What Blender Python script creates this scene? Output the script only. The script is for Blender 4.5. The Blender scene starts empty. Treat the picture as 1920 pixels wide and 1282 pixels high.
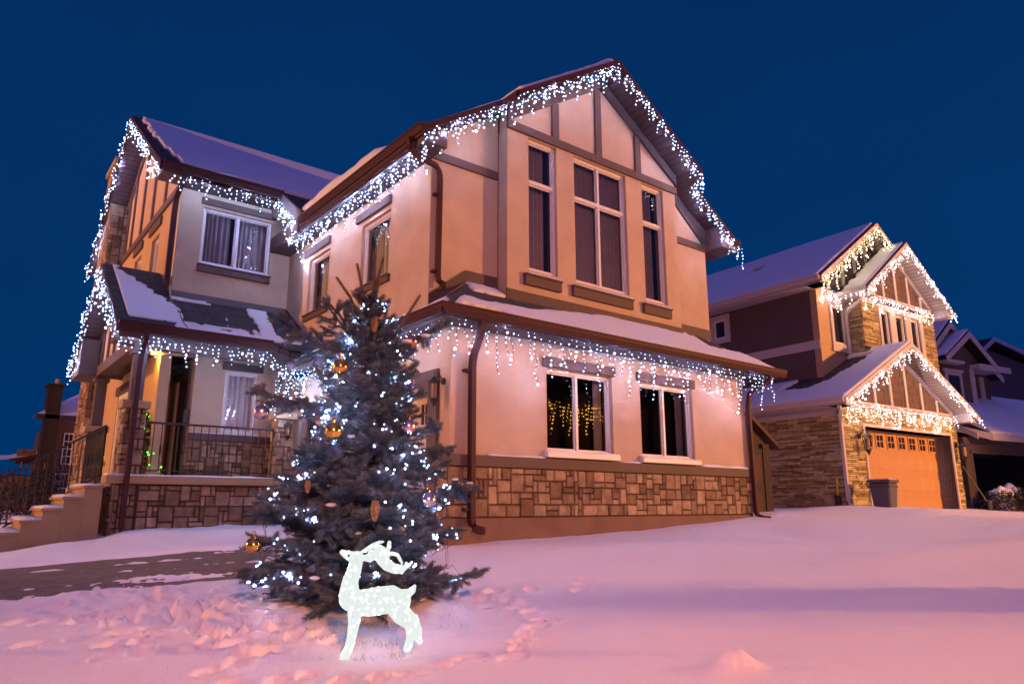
import bpy, bmesh, math, random
import numpy as np
from mathutils import Vector, Matrix
R = math.radians
random.seed(7)
rng = np.random.default_rng(11)
C = bpy.context.scene.collection
scn = bpy.context.scene

# ------------------------------------------------------------------ camera
cam = bpy.data.cameras.new('camera'); camo = bpy.data.objects.new('camera', cam); C.objects.link(camo)
CAM = Vector((0, 0, 1.6))
yaw, pitch, FPX = R(38.2436), R(12.8135), 1347.2137
cam.sensor_width = 36.0; cam.lens = 36.0*FPX/1920.0
cam.clip_start = 0.05; cam.clip_end = 2000
camo.location = CAM
camo.rotation_euler = (R(90)+pitch, 0, -yaw)
scn.camera = camo

# ------------------------------------------------------------------ world (dusk sky, brighter towards the after-glow behind the camera)
w = bpy.data.worlds.new('World'); scn.world = w; w.use_nodes = True
nt = w.node_tree; nt.nodes.clear()
def N(t, **k):
    n = nt.nodes.new(t)
    for a, b in k.items(): setattr(n, a, b)
    return n
out = N('ShaderNodeOutputWorld'); bg = N('ShaderNodeBackground'); nt.links.new(bg.outputs[0], out.inputs[0])
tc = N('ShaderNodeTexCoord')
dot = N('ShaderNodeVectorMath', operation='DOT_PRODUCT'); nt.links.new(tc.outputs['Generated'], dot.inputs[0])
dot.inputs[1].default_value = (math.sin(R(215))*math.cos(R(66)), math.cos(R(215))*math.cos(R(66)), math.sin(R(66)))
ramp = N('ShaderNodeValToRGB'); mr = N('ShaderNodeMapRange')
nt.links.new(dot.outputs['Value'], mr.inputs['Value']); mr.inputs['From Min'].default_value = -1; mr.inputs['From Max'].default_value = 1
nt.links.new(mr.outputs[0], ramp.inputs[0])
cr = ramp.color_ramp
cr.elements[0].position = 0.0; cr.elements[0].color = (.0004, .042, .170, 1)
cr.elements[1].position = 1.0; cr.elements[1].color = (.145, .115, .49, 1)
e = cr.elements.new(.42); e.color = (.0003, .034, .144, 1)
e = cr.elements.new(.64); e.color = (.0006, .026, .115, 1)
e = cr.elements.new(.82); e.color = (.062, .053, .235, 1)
sky = N('ShaderNodeTexSky'); sky.sky_type = 'NISHITA'; sky.sun_disc = False
sky.sun_elevation = R(-4); sky.sun_rotation = R(215); sky.air_density = 1.0
sk = N('ShaderNodeVectorMath', operation='SCALE'); nt.links.new(sky.outputs[0], sk.inputs[0]); sk.inputs['Scale'].default_value = 0.05
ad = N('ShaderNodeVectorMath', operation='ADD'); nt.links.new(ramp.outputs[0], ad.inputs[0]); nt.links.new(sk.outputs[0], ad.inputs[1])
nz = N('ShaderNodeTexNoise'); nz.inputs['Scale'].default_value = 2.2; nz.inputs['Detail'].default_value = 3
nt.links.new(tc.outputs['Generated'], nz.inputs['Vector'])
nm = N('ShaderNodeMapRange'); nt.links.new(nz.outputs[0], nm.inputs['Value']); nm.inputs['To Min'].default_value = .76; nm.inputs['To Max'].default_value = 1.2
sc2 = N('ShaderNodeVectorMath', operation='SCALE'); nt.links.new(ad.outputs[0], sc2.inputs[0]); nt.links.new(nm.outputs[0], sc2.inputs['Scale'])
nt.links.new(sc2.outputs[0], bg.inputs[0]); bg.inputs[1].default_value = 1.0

# ------------------------------------------------------------------ street lamps (sodium light from the street)
def lamp(loc, power, col, r=.25):
    l = bpy.data.lights.new('outdoor_lamp_light', 'POINT'); l.energy = power; l.color = col; l.shadow_soft_size = r
    o = bpy.data.objects.new('outdoor_lamp_light', l); C.objects.link(o); o.location = loc
SOD = (1.0, .395, .085)
def spot(loc, aim, power, col, size, blend):
    l = bpy.data.lights.new('outdoor_lamp_light', 'SPOT'); l.energy = power; l.color = col; l.shadow_soft_size = .3; l.spot_size = R(size); l.spot_blend = blend
    o = bpy.data.objects.new('outdoor_lamp_light', l); C.objects.link(o); o.location = loc; o.rotation_euler = (Vector(aim)-Vector(loc)).to_track_quat('-Z', 'Y').to_euler()
spot((27.4, -9, 6.3), (12.0, 7, 3), 24500, SOD, 88, .5)
lamp((-20, 21.5, 8.5), 21000, SOD, .3)
spot((-1, -5.0, 5.5), (6.4, 3.9, 0.4), 4000, (1.0, .32, .12), 90, .9)

scn.view_settings.view_transform = 'Standard'; scn.view_settings.look = 'None'
scn.view_settings.exposure = 0; scn.view_settings.gamma = 1
cy = scn.cycles
cy.use_denoising = True; cy.denoiser = 'OPENIMAGEDENOISE'; cy.denoising_input_passes = 'RGB_ALBEDO_NORMAL'
cy.max_bounces = 6; cy.diffuse_bounces = 2; cy.glossy_bounces = 3; cy.transparent_max_bounces = 8
cy.use_light_tree = True; cy.sample_clamp_indirect = 3; cy.caustics_reflective = False; cy.caustics_refractive = False
cy.use_adaptive_sampling = False

# ------------------------------------------------------------------ materials
MATS = {}
def mat(name, col, rough=.8, metal=0, bump=0, bscale=40, var=0, vscale=3, emit=None, estr=0, attr=None, spec=.5, detail=4, stretch=None):
    m = bpy.data.materials.new(name); m.use_nodes = True; t = m.node_tree; t.nodes.clear()
    def n(ty, **k):
        x = t.nodes.new(ty)
        for a, b in k.items(): setattr(x, a, b)
        return x
    o = n('ShaderNodeOutputMaterial')
    if emit:
        e = n('ShaderNodeEmission'); e.inputs[0].default_value = (*emit, 1); e.inputs[1].default_value = estr
        t.links.new(e.outputs[0], o.inputs[0]); MATS[name] = m; return m
    p = n('ShaderNodeBsdfPrincipled'); t.links.new(p.outputs[0], o.inputs[0])
    p.inputs['Base Color'].default_value = (*col, 1); p.inputs['Roughness'].default_value = rough
    p.inputs['Metallic'].default_value = metal; p.inputs['Specular IOR Level'].default_value = spec
    tcn = n('ShaderNodeTexCoord'); src = tcn.outputs['Object']
    if stretch:
        mp = n('ShaderNodeMapping'); mp.inputs['Scale'].default_value = stretch; t.links.new(src, mp.inputs[0]); src = mp.outputs[0]
    csrc = None
    if attr:
        a = n('ShaderNodeAttribute', attribute_name='tone')
        mx = n('ShaderNodeMix', data_type='RGBA'); t.links.new(a.outputs['Fac'], mx.inputs[0])
        mx.inputs[6].default_value = (*col, 1); mx.inputs[7].default_value = (*attr, 1); csrc = mx.outputs[2]
    if var:
        z = n('ShaderNodeTexNoise'); z.inputs['Scale'].default_value = vscale; z.inputs['Detail'].default_value = 5
        t.links.new(src, z.inputs[0])
        mrn = n('ShaderNodeMapRange'); mrn.inputs['From Min'].default_value = .25; mrn.inputs['From Max'].default_value = .75
        mrn.inputs['To Min'].default_value = 1-var; mrn.inputs['To Max'].default_value = 1+var
        t.links.new(z.outputs[0], mrn.inputs[0])
        s = n('ShaderNodeVectorMath', operation='SCALE')
        if csrc: t.links.new(csrc, s.inputs[0])
        else: s.inputs[0].default_value = col
        t.links.new(mrn.outputs[0], s.inputs['Scale']); csrc = s.outputs[0]
    if csrc: t.links.new(csrc, p.inputs['Base Color'])
    if bump:
        z = n('ShaderNodeTexNoise'); z.inputs['Scale'].default_value = bscale; z.inputs['Detail'].default_value = detail
        t.links.new(src, z.inputs[0]); b = n('ShaderNodeBump'); b.inputs['Strength'].default_value = bump; b.inputs['Distance'].default_value = .02
        t.links.new(z.outputs[0], b.inputs['Height']); t.links.new(b.outputs[0], p.inputs['Normal'])
    MATS[name] = m; return m
stucco = mat('stucco', (.56, .43, .31), .92, bump=.8, bscale=75, var=.12, vscale=2.2, detail=8)
stucco_dim = mat('stucco_grey', (.115, .082, .08), .92, bump=.3, bscale=90, var=.08)
stucco_tan = mat('stucco_tan', (.50, .34, .20), .92, bump=.3, bscale=90, var=.06)
trim = mat('brown_trim', (.10, .064, .060), .7, bump=.12, bscale=60, var=.1)
gutm = mat('brown_metal', (.055, .019, .021), .55, var=.08, spec=.2)
soffm = mat('soffit_boards', (.10, .066, .066), .6)
white = mat('white_frame', (.74, .72, .72), .45)
whitem = mat('white_paint', (.56, .50, .50), .6, var=.05)
stone = mat('stone', (.14, .085, .048), .9, bump=.7, bscale=24, var=.45, vscale=7, attr=(.40, .30, .20), detail=8)
ledge_m = mat('ledgestone', (.21, .15, .05), .9, bump=.5, bscale=30, var=.3, vscale=7, attr=(.60, .53, .32))
mortar = mat('mortar', (.055, .035, .026), .95, bump=.3)
conc = mat('concrete', (.38, .27, .15), .9, bump=.2, bscale=60, var=.12)
found = mat('foundation', (.20, .125, .10), .9, bump=.3, bscale=50, var=.18, vscale=3)
snow = mat('snow', (.83, .81, .86), .6, bump=.5, bscale=26, detail=10, spec=.3)
snowr = mat('roof_snow', (.74, .75, .80), .6, bump=.5, bscale=22, detail=6, spec=.3)
asph = mat('asphalt', (.15, .125, .11), .9, bump=.8, bscale=70, var=.35, vscale=9)
iron = mat('dark_iron', (.02, .016, .014), .45)
wood = mat('dark_wood', (.085, .035, .025), .5, bump=.2, bscale=20, stretch=(1, 1, .1), var=.2)
bark = mat('bark', (.09, .06, .045), .9, bump=.6, bscale=40)
curt = mat('curtain', (.46, .42, .46), .9, var=.12)
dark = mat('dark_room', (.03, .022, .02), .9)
orangedoor = mat('garage_door_paint', (.46, .25, .12), .55, var=.03)
maind = mat('garage_door_cream', (.60, .50, .40), .55)
shake = mat('shakes', (.13, .085, .08), .85, bump=.5, bscale=30, var=.25, vscale=8, stretch=(6, 6, 1))
binm = mat('bin_plastic', (.085, .075, .10), .5)
cold = mat('cold_led', (1,)*3, emit=(.46, .62, 1.0), estr=6.5)
warm = mat('warm_led', (1,)*3, emit=(1.0, .88, .92), estr=3.0)
yell = mat('yellow_led', (1,)*3, emit=(1.0, .46, .05), estr=6)
green = mat('green_led', (1,)*3, emit=(.06, .9, .05), estr=14)
yelw = mat('yellowish_led', (1,)*3, emit=(1.0, .86, .50), estr=3.0)
cold_b = mat('cold_led_bright', (1,)*3, emit=(.42, .54, 1.0), estr=1900)
warm_b = mat('warm_led_bright', (1,)*3, emit=(1.0, .80, .86), estr=300)
yelw_b = mat('yellowish_led_bright', (1,)*3, emit=(1.0, .80, .42), estr=330)
BRIGHT = {'cold_led': cold_b, 'warm_led': warm_b, 'yellowish_led': yelw_b}
bluel = mat('blue_led', (1,)*3, emit=(.03, .03, 1.0), estr=5)
wire = mat('cable', (.03, .035, .045), .6)
lampg = mat('lit_lantern', (1,)*3, emit=(1.0, .55, .1), estr=25)
glassm = bpy.data.materials.new('window_glass'); glassm.use_nodes = True
def mk_glass(m, refl, tint):
    t = m.node_tree; t.nodes.clear(); o = t.nodes.new('ShaderNodeOutputMaterial')
    a = t.nodes.new('ShaderNodeBsdfTransparent'); a.inputs[0].default_value = (*tint, 1)
    g = t.nodes.new('ShaderNodeBsdfGlossy'); g.inputs['Roughness'].default_value = 0.012
    fr = t.nodes.new('ShaderNodeFresnel'); fr.inputs[0].default_value = 1.5
    mm = t.nodes.new('ShaderNodeMath'); mm.operation = 'MULTIPLY_ADD'; mm.inputs[1].default_value = 1.15; mm.inputs[2].default_value = refl
    t.links.new(fr.outputs[0], mm.inputs[0]); mm.use_clamp = True
    x = t.nodes.new('ShaderNodeMixShader'); t.links.new(mm.outputs[0], x.inputs[0]); t.links.new(a.outputs[0], x.inputs[1]); t.links.new(g.outputs[0], x.inputs[2]); t.links.new(x.outputs[0], o.inputs[0])
mk_glass(glassm, .05, (.92, .92, .94))
def uv_brick(name, c1, c2, mort, sx, sy, bump=.6, rough=.9):
    m = bpy.data.materials.new(name); m.use_nodes = True; t = m.node_tree; p = t.nodes['Principled BSDF']; p.inputs['Roughness'].default_value = rough
    uv = t.nodes.new('ShaderNodeUVMap'); b = t.nodes.new('ShaderNodeTexBrick'); t.links.new(uv.outputs[0], b.inputs[0])
    b.inputs['Color1'].default_value = (*c1, 1); b.inputs['Color2'].default_value = (*c2, 1); b.inputs['Mortar'].default_value = (*mort, 1)
    b.inputs['Scale'].default_value = 1; b.inputs['Brick Width'].default_value = sx; b.inputs['Row Height'].default_value = sy; b.inputs['Mortar Size'].default_value = .012
    b.inputs['Mortar Smooth'].default_value = .3
    t.links.new(b.outputs[0], p.inputs['Base Color'])
    bp = t.nodes.new('ShaderNodeBump'); bp.inputs['Strength'].default_value = bump; bp.inputs['Distance'].default_value = .02; bp.invert = True
    t.links.new(b.outputs['Fac'], bp.inputs['Height']); t.links.new(bp.outputs[0], p.inputs['Normal'])
    return m
shing = uv_brick('shingles', (.035, .03, .036), (.065, .055, .06), (.012, .011, .014), .3, .13)
soffb = uv_brick('soffit_planks', (.075, .048, .055), (.066, .042, .05), (.02, .012, .014), 30, .14, .8, .55)
soffw = uv_brick('soffit_planks_pale', (.45, .38, .33), (.43, .36, .32), (.12, .10, .09), 30, .14, .8, .55)

# ------------------------------------------------------------------ object helpers
WM = {}
def link(o, parent=None):
    C.objects.link(o)
    m = Matrix.LocRotScale(o.location, o.rotation_euler, o.scale)
    WM[o.name] = m
    if parent is not None:
        o.parent = parent; o.matrix_parent_inverse = WM[parent.name].inverted()
    return o
def tag(o, label=None, cat=None, group=None, kind=None):
    if label: o['label'] = label
    if cat: o['category'] = cat
    if group: o['group'] = group
    if kind: o['kind'] = kind
    return o
def empty(name, loc=(0, 0, 0), rz=0, parent=None):
    o = bpy.data.objects.new(name, None); o.location = loc; o.rotation_euler = (0, 0, rz); o.empty_display_size = .2
    return link(o, parent)
ID = lambda p: p
class MB:
    def __init__(s, f=ID): s.v = []; s.f = []; s.uv = []; s.tone = []; s.mi = []; s.fn = f; s.hasuv = False; s.cm = 0
    def add(s, vs, fs, uvs=None, tone=0.0):
        b = len(s.v); s.v += [s.fn(tuple(p)) for p in vs]
        for i, q in enumerate(fs):
            s.f.append([b+k for k in q]); s.tone.append(tone); s.mi.append(s.cm)
            if uvs: s.uv.append([uvs[k] for k in q]); s.hasuv = True
            else: s.uv.append([(0, 0)]*len(q))
        return s
    def box(s, a, b, tone=0.0):
        x0, y0, z0 = [min(a[i], b[i]) for i in range(3)]; x1, y1, z1 = [max(a[i], b[i]) for i in range(3)]
        v = [(x0, y0, z0), (x1, y0, z0), (x1, y1, z0), (x0, y1, z0), (x0, y0, z1), (x1, y0, z1), (x1, y1, z1), (x0, y1, z1)]
        return s.add(v, [(0, 3, 2, 1), (4, 5, 6, 7), (0, 1, 5, 4), (1, 2, 6, 5), (2, 3, 7, 6), (3, 0, 4, 7)], tone=tone)
    def prism(s, poly, d):   # poly: 3D points, d: extrusion vector
        n = len(poly); d = Vector(d); P = [Vector(p) for p in poly]
        v = [tuple(p) for p in P]+[tuple(p+d) for p in P]
        f = [tuple(range(n))[::-1], tuple(range(n, 2*n))]+[(i, (i+1) % n, n+(i+1) % n, n+i) for i in range(n)]
        return s.add(v, f)
    def slab(s, poly, th, uvd):  # roof slab with uv on the top: uvd=(origin,S,T)
        o, S, T = [Vector(q) for q in uvd]; n = len(poly); P = [Vector(p) for p in poly]
        uv = [((p-o).dot(S), (p-o).dot(T)) for p in P]
        v = [tuple(p) for p in P]+[tuple(p-Vector((0, 0, th))) for p in P]
        return s.add(v, [tuple(range(n)), tuple(range(n, 2*n))[::-1]]+[(i, (i+1) % n, n+(i+1) % n, n+i) for i in range(n)], uvs=uv+uv)
    def tube(s, pts, r, n=8, close=True, tone=0.0):
        pts = [Vector(p) for p in pts]; rs = r if isinstance(r, (list, tuple)) else [r]*len(pts); vs = []; fs = []
        for i, p in enumerate(pts):
            d = (pts[min(i+1, len(pts)-1)]-pts[max(i-1, 0)])
            d = d.normalized() if d.length > 1e-9 else Vector((0, 0, 1))
            a = d.cross(Vector((0, 0, 1)) if abs(d.z) < .9 else Vector((1, 0, 0))).normalized(); b = d.cross(a)
            for k in range(n):
                t = 2*math.pi*k/n; vs.append(tuple(p+(a*math.cos(t)+b*math.sin(t))*rs[i]))
        for i in range(len(pts)-1):
            for k in range(n): fs.append((i*n+k, i*n+(k+1) % n, (i+1)*n+(k+1) % n, (i+1)*n+k))
        if close: fs += [tuple(range(n))[::-1], tuple(range((len(pts)-1)*n, len(pts)*n))]
        return s.add(vs, fs, tone=tone)
    def rect_tube(s, pts, wx, wy):  # square section swept along pts (downspouts)
        pts = [Vector(p) for p in pts]; vs = []; fs = []
        for i, p in enumerate(pts):
            d = (pts[min(i+1, len(pts)-1)]-pts[max(i-1, 0)]).normalized()
            up = Vector((0, 0, 1)) if abs(d.z) < .75 else Vector((0, 1, 0)) if s.pref == 0 else Vector((1, 0, 0))
            a = d.cross(up).normalized(); b = d.cross(a)
            for sx, sy in ((-1, -1), (1, -1), (1, 1), (-1, 1)): vs.append(tuple(p+a*sx*wx/2+b*sy*wy/2))
        for i in range(len(pts)-1):
            for k in range(4): fs.append((i*4+k, i*4+(k+1) % 4, (i+1)*4+(k+1) % 4, (i+1)*4+k))
        fs += [(3, 2, 1, 0), tuple(range((len(pts)-1)*4, len(pts)*4))]
        return s.add(vs, fs)
    pref = 0
    def cyl(s, c, r0, r1, h, n=16):
        return s.tube([c, (c[0], c[1], c[2]+h)], [r0, r1], n)
    def ball(s, c, r, n=12, m=8, sz=1.0, tone=0.0):
        vs = []; fs = []
        for i in range(m+1):
            t = math.pi*i/m
            for k in range(n):
                p = 2*math.pi*k/n; vs.append((c[0]+r*math.sin(t)*math.cos(p), c[1]+r*math.sin(t)*math.sin(p), c[2]+r*sz*math.cos(t)))
        for i in range(m):
            for k in range(n): fs.append((i*n+k, (i+1)*n+k, (i+1)*n+(k+1) % n, i*n+(k+1) % n))
        return s.add(vs, fs, tone=tone)
    def build(s, name, m, parent=None, smooth=False, bevel=0, face=None):
        me = bpy.data.meshes.new(name); me.from_pydata(s.v, [], s.f)
        for q in (m if isinstance(m, (list, tuple)) else [m]): me.materials.append(q)
        if any(s.mi): me.polygons.foreach_set('material_index', s.mi)
        if s.hasuv:
            u = me.uv_layers.new(name='UVMap'); flat = [c for fuv in s.uv for q in fuv for c in q]; u.data.foreach_set('uv', flat)
        if any(s.tone):
            at = me.attributes.new('tone', 'FLOAT', 'FACE'); at.data.foreach_set('value', s.tone)
        if smooth: me.polygons.foreach_set('use_smooth', [True]*len(me.polygons))
        me.update(); o = bpy.data.objects.new(name, me); link(o, parent)
        bm = bmesh.new(); bm.from_mesh(me); bmesh.ops.recalc_face_normals(bm, faces=bm.faces)
        if face is not None:
            bm.faces.ensure_lookup_table()
            if bm.faces[0].normal.dot(Vector(face)) < 0: bmesh.ops.reverse_faces(bm, faces=bm.faces)
        bm.to_mesh(me); bm.free()
        if bevel:
            b = o.modifiers.new('bevel', 'BEVEL'); b.width = bevel; b.segments = 1; b.limit_method = 'ANGLE'
        return o
# wall-local frames: (a along the wall, d outward, z) -> xyz
def FY(pos): return lambda p: (p[0], pos-p[1], p[2])      # faces -Y
def FX(pos): return lambda p: (pos-p[1], p[0], p[2])      # faces -X
def wall(f, a0, a1, z0, z1, holes, th=.2, mb=None):
    m = mb or MB(f)
    A = sorted({a0, a1}|{h[0] for h in holes}|{h[1] for h in holes}); Z = sorted({z0, z1}|{h[2] for h in holes}|{h[3] for h in holes})
    A = [a for a in A if a0 <= a <= a1]; Z = [z for z in Z if z0 <= z <= z1]
    nA, nZ = len(A)-1, len(Z)-1
    occ = [[not any(h[0]-1e-6 <= A[i] and A[i+1] <= h[1]+1e-6 and h[2]-1e-6 <= Z[j] and Z[j+1] <= h[3]+1e-6 for h in holes) for j in range(nZ)] for i in range(nA)]
    O = lambda i, j: 0 <= i < nA and 0 <= j < nZ and occ[i][j]
    for i in range(nA):
        for j in range(nZ):
            if not occ[i][j]: continue
            x0, x1, y0, y1 = A[i], A[i+1], Z[j], Z[j+1]
            m.add([(x0, 0, y0), (x1, 0, y0), (x1, 0, y1), (x0, 0, y1)], [(0, 1, 2, 3)])
            m.add([(x0, -th, y0), (x1, -th, y0), (x1, -th, y1), (x0, -th, y1)], [(3, 2, 1, 0)])
            for di, dj, p, q in ((-1, 0, (x0, y0), (x0, y1)), (1, 0, (x1, y0), (x1, y1)), (0, -1, (x0, y0), (x1, y0)), (0, 1, (x0, y1), (x1, y1))):
                if not O(i+di, j+dj): m.add([(p[0], 0, p[1]), (q[0], 0, q[1]), (q[0], -th, q[1]), (p[0], -th, p[1])], [(0, 1, 2, 3)])
    return m
def ashlar(f, a0, a1, z0, z1, unit=.085, mx=4, my=3, prot=.03, gap=.006, seed=0, ledge=False, mb=None):
    r = random.Random(seed); m = mb or MB(f); nx, nz = max(1, round((a1-a0)/unit)), max(1, round((z1-z0)/(unit if not ledge else .05)))
    ux, uz = (a1-a0)/nx, (z1-z0)/nz; used = [[0]*nz for _ in range(nx)]
    for j in range(nz):
        for i in range(nx):
            if used[i][j]: continue
            W, H = (r.randint(2, 9), 1) if ledge else r.choice([(2, 1), (3, 1), (2, 2), (3, 2), (1, 2), (2, 3), (3, 3), (1, 1), (4, 2), (3, 2), (2, 2)])
            W, H = min(W, mx if not ledge else 9, nx-i), min(H, my, nz-j)
            while any(used[i+k][j] for k in range(W)): W -= 1
            for k in range(W):
                for l in range(H): used[i+k][j+l] = 1
            x0, x1 = a0+i*ux+gap, a0+(i+W)*ux-gap; y0, y1 = z0+j*uz+gap*(.5 if ledge else 1), z0+(j+H)*uz-gap*(.5 if ledge else 1)
            d = prot*r.uniform(.55, 1.15) if not ledge else r.uniform(.006, .032); b = .012 if not ledge else .004
            J = lambda: r.uniform(-.004, .004)
            v = [(x0, 0, y0), (x1, 0, y0), (x1, 0, y1), (x0, 0, y1), (x0+b+J(), d+J(), y0+b+J()), (x1-b+J(), d+J(), y0+b+J()), (x1-b+J(), d+J(), y1-b+J()), (x0+b+J(), d+J(), y1-b+J())]
            m.add(v, [(4, 5, 6, 7), (0, 1, 5, 4), (1, 2, 6, 5), (2, 3, 7, 6), (3, 0, 4, 7)], tone=max(.001, r.random()))
    return m
def window(parent, f, a0, a1, z0, z1, vm=(), hm=(), recess=.09, fw=.055, curtain=True, roomd=1.2, blind=False, sash=True, gap=0, cmat=None, cover=1.0):
    W = MB(f)  # frame
    W.box((a0, -recess-.05, z0), (a0+fw, -recess+.02, z1)); W.box((a1-fw, -recess-.05, z0), (a1, -recess+.02, z1))
    W.box((a0+fw, -recess-.05, z0), (a1-fw, -recess+.02, z0+fw)); W.box((a0+fw, -recess-.05, z1-fw), (a1-fw, -recess+.02, z1))
    for x in vm: W.box((x-fw*.5, -recess-.047, z0+fw), (x+fw*.5, -recess+.023, z1-fw))
    for z in hm: W.box((a0+fw, -recess-.044, z-fw*.6), (a1-fw, -recess+.026, z+fw*.6))
    if sash:   # inner sash rails
        xs = [a0+fw]+sorted(list(vm))+[a1-fw]; zs = [z0+fw]+sorted(list(hm))+[z1-fw]; s = .022
        for i in range(len(xs)-1):
            for j in range(len(zs)-1):
                p, q = xs[i]+(fw*.5 if i else 0), xs[i+1]-(fw*.5 if i+1 < len(xs)-1 else 0); c, d = zs[j]+(fw*.6 if j else 0), zs[j+1]-(fw*.6 if j+1 < len(zs)-1 else 0)
                W.box((p, -recess-.035, c), (p+s, -recess-.005, d)); W.box((q-s, -recess-.035, c), (q, -recess-.005, d))
                W.box((p+s, -recess-.035, c), (q-s, -recess-.005, c+s)); W.box((p+s, -recess-.035, d-s), (q-s, -recess-.005, d))
    wo = W.build('window', white, parent, bevel=.004)
    G = MB(f); G.add([(a0+fw, -recess-.025, z0+fw), (a1-fw, -recess-.025, z0+fw), (a1-fw, -recess-.025, z1-fw), (a0+fw, -recess-.025, z1-fw)], [(0, 1, 2, 3)])
    G.build('pane', glassm, wo, face=Vector(f((0, 1, 0)))-Vector(f((0, 0, 0))))
    rm = MB(f); e = .02
    b = [(a0-e, -.205, z0-e), (a1+e, -.205, z0-e), (a1+e, -.205, z1+e), (a0-e, -.205, z1+e)]; k = [(p[0], -roomd, p[2]) for p in b]
    rm.add(b+k, [(4, 5, 6, 7), (0, 1, 5, 4), (1, 2, 6, 5), (2, 3, 7, 6), (3, 0, 4, 7)]); rm.build('room_lining', dark, wo)
    if curtain:
        cu = MB(f); rr = random.Random(int(a0*100+z0*10)); spans = [(a0+.01, a0+(a1-a0-.01)*cover)] if not gap else [(a0+.01, a0+.01+(a1-a0)*(.5-gap/2)), (a1-(a1-a0)*(.5-gap/2), a1-.01)]
        for (p, q) in spans:
            n = max(12, int((q-p)/.012)); vs = []; ph = rr.random()*6
            for i in range(n+1):
                x = p+(q-p)*i/n; dd = -.26+.034*math.sin(x*62+ph+1.7*math.sin(x*9+ph))+.010*math.sin(x*140)
                vs += [(x, dd, z0), (x, dd*1.0+.004*math.sin(x*31), z1)]
            cu.add(vs, [(2*i, 2*i+2, 2*i+3, 2*i+1) for i in range(n)])
        cu.build('curtain', cmat or curt, wo, smooth=True)
    return wo
def lintel(parent, f, a0, a1, z0, z1, d=.05, m=None, name='lintel'):
    b = MB(f); b.box((a0, .0, z0), (a1, d, z1)); return b.build(name, m or trim, parent, bevel=.006)
def sill(parent, f, a0, a1, z0, z1, d=.07, snowy=True, sn=.035):
    b = MB(f); b.box((a0, 0, z0), (a1, d, z1)); b.box((a0-.01, 0, z1), (a1+.01, d+.025, z1+.03)); o = b.build('sill', trim, parent, bevel=.006)
    if snowy:
        s = MB(f); n = 14; vs = []; r2 = random.Random(int(a0*77)); a0 += .03; a1 -= .03
        for i in range(n+1):
            a = a0+(a1-a0)*i/n; h = sn*(.55+.45*r2.random()); vs += [(a, d+.02, z1+.031), (a, d+.012, z1+.031+h*.8), (a, -.07, z1+.031+h), (a, -.07, z1+.031)]
        s.add(vs, [(4*i+k, 4*i+k+1, 4*i+k+5, 4*i+k+4) for i in range(n) for k in range(3)]+[(0, 1, 2, 3), tuple(4*n+k for k in range(4))]); s.build('sill_snow', snowr, o, smooth=True)
    return o
def gutter(parent, a, b, outward, h=.13, dpt=.11, cap=True):
    a, b, o = Vector(a), Vector(b), Vector(outward)   # a,b: inner top edge
    prof = [(0, 0), (dpt, 0), (dpt, -.022), (dpt-.012, -.03), (dpt-.012, -.065), (dpt-.05, -h), (0, -h)]
    m = MB(); P = [a+o*p+Vector((0, 0, q)) for p, q in prof]; m.prism(P, b-a); return m.build('gutter', gutm, parent)
# value noise
def _h(ix, iy, s): 
    n = (ix.astype(np.int64)*374761393+iy.astype(np.int64)*668265263+s*1274126177) & 0x7fffffff
    n = (n ^ (n >> 13))*1274126177 & 0x7fffffff
    return ((n ^ (n >> 16)) & 0xffff)/65535.0
def vnoise(x, y, s=0):
    x = np.asarray(x, float); y = np.asarray(y, float); ix = np.floor(x); iy = np.floor(y); fx = x-ix; fy = y-iy
    fx = fx*fx*(3-2*fx); fy = fy*fy*(3-2*fy)
    return (_h(ix, iy, s)*(1-fx)+_h(ix+1, iy, s)*fx)*(1-fy)+(_h(ix, iy+1, s)*(1-fx)+_h(ix+1, iy+1, s)*fx)*fy
def fbm(x, y, s=0, o=4): 
    return sum(vnoise(x*2**k, y*2**k, s+k)*.5**k for k in range(o))/sum(.5**k for k in range(o))-.5
def roof_snow(parent, org, S, T, ws, wt, hfn, cell=.06, name='roof_snow', m=None):
    org, S, T = Vector(org), Vector(S), Vector(T); nrm = S.cross(T).normalized()
    if nrm.z < 0: nrm = -nrm
    ns, nt_ = int(ws/cell)+1, int(wt/cell)+1
    s, t = np.meshgrid(np.linspace(0, ws, ns), np.linspace(0, wt, nt_), indexing='ij'); h = hfn(s, t); keep = (h > 0).astype(int)
    idx = -np.ones((ns, nt_), int); vs = []; fs = []
    for i in range(ns-1):
        for j in range(nt_-1):
            if keep[i, j]+keep[i+1, j]+keep[i+1, j+1]+keep[i, j+1] >= 3:
                q = []
                for a, b in ((i, j), (i+1, j), (i+1, j+1), (i, j+1)):
                    if idx[a, b] < 0:
                        idx[a, b] = len(vs); vs.append(org+S*s[a, b]+T*t[a, b]+nrm*(max(h[a, b], .0)+.004))
                    q.append(int(idx[a, b]))
                fs.append(tuple(q))
    from collections import Counter
    ec = Counter(); 
    for q in fs:
        for k in range(4): ec[frozenset((q[k], q[(k+1) % 4]))] += 1
    low = {}; n0 = len(vs); ext = []
    for q in fs:
        for k in range(4):
            a, b = q[k], q[(k+1) % 4]
            if ec[frozenset((a, b))] == 1:
                for v in (a, b):
                    if v not in low:
                        low[v] = len(vs); p = vs[v]; d = (p-org).dot(nrm); vs.append(p-nrm*(d+.01))
                ext.append((b, a, low[a], low[b]))
    mb = MB(); mb.add([tuple(p) for p in vs], fs+ext)
    return mb.build(name, m or snowr, parent, smooth=True)

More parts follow.
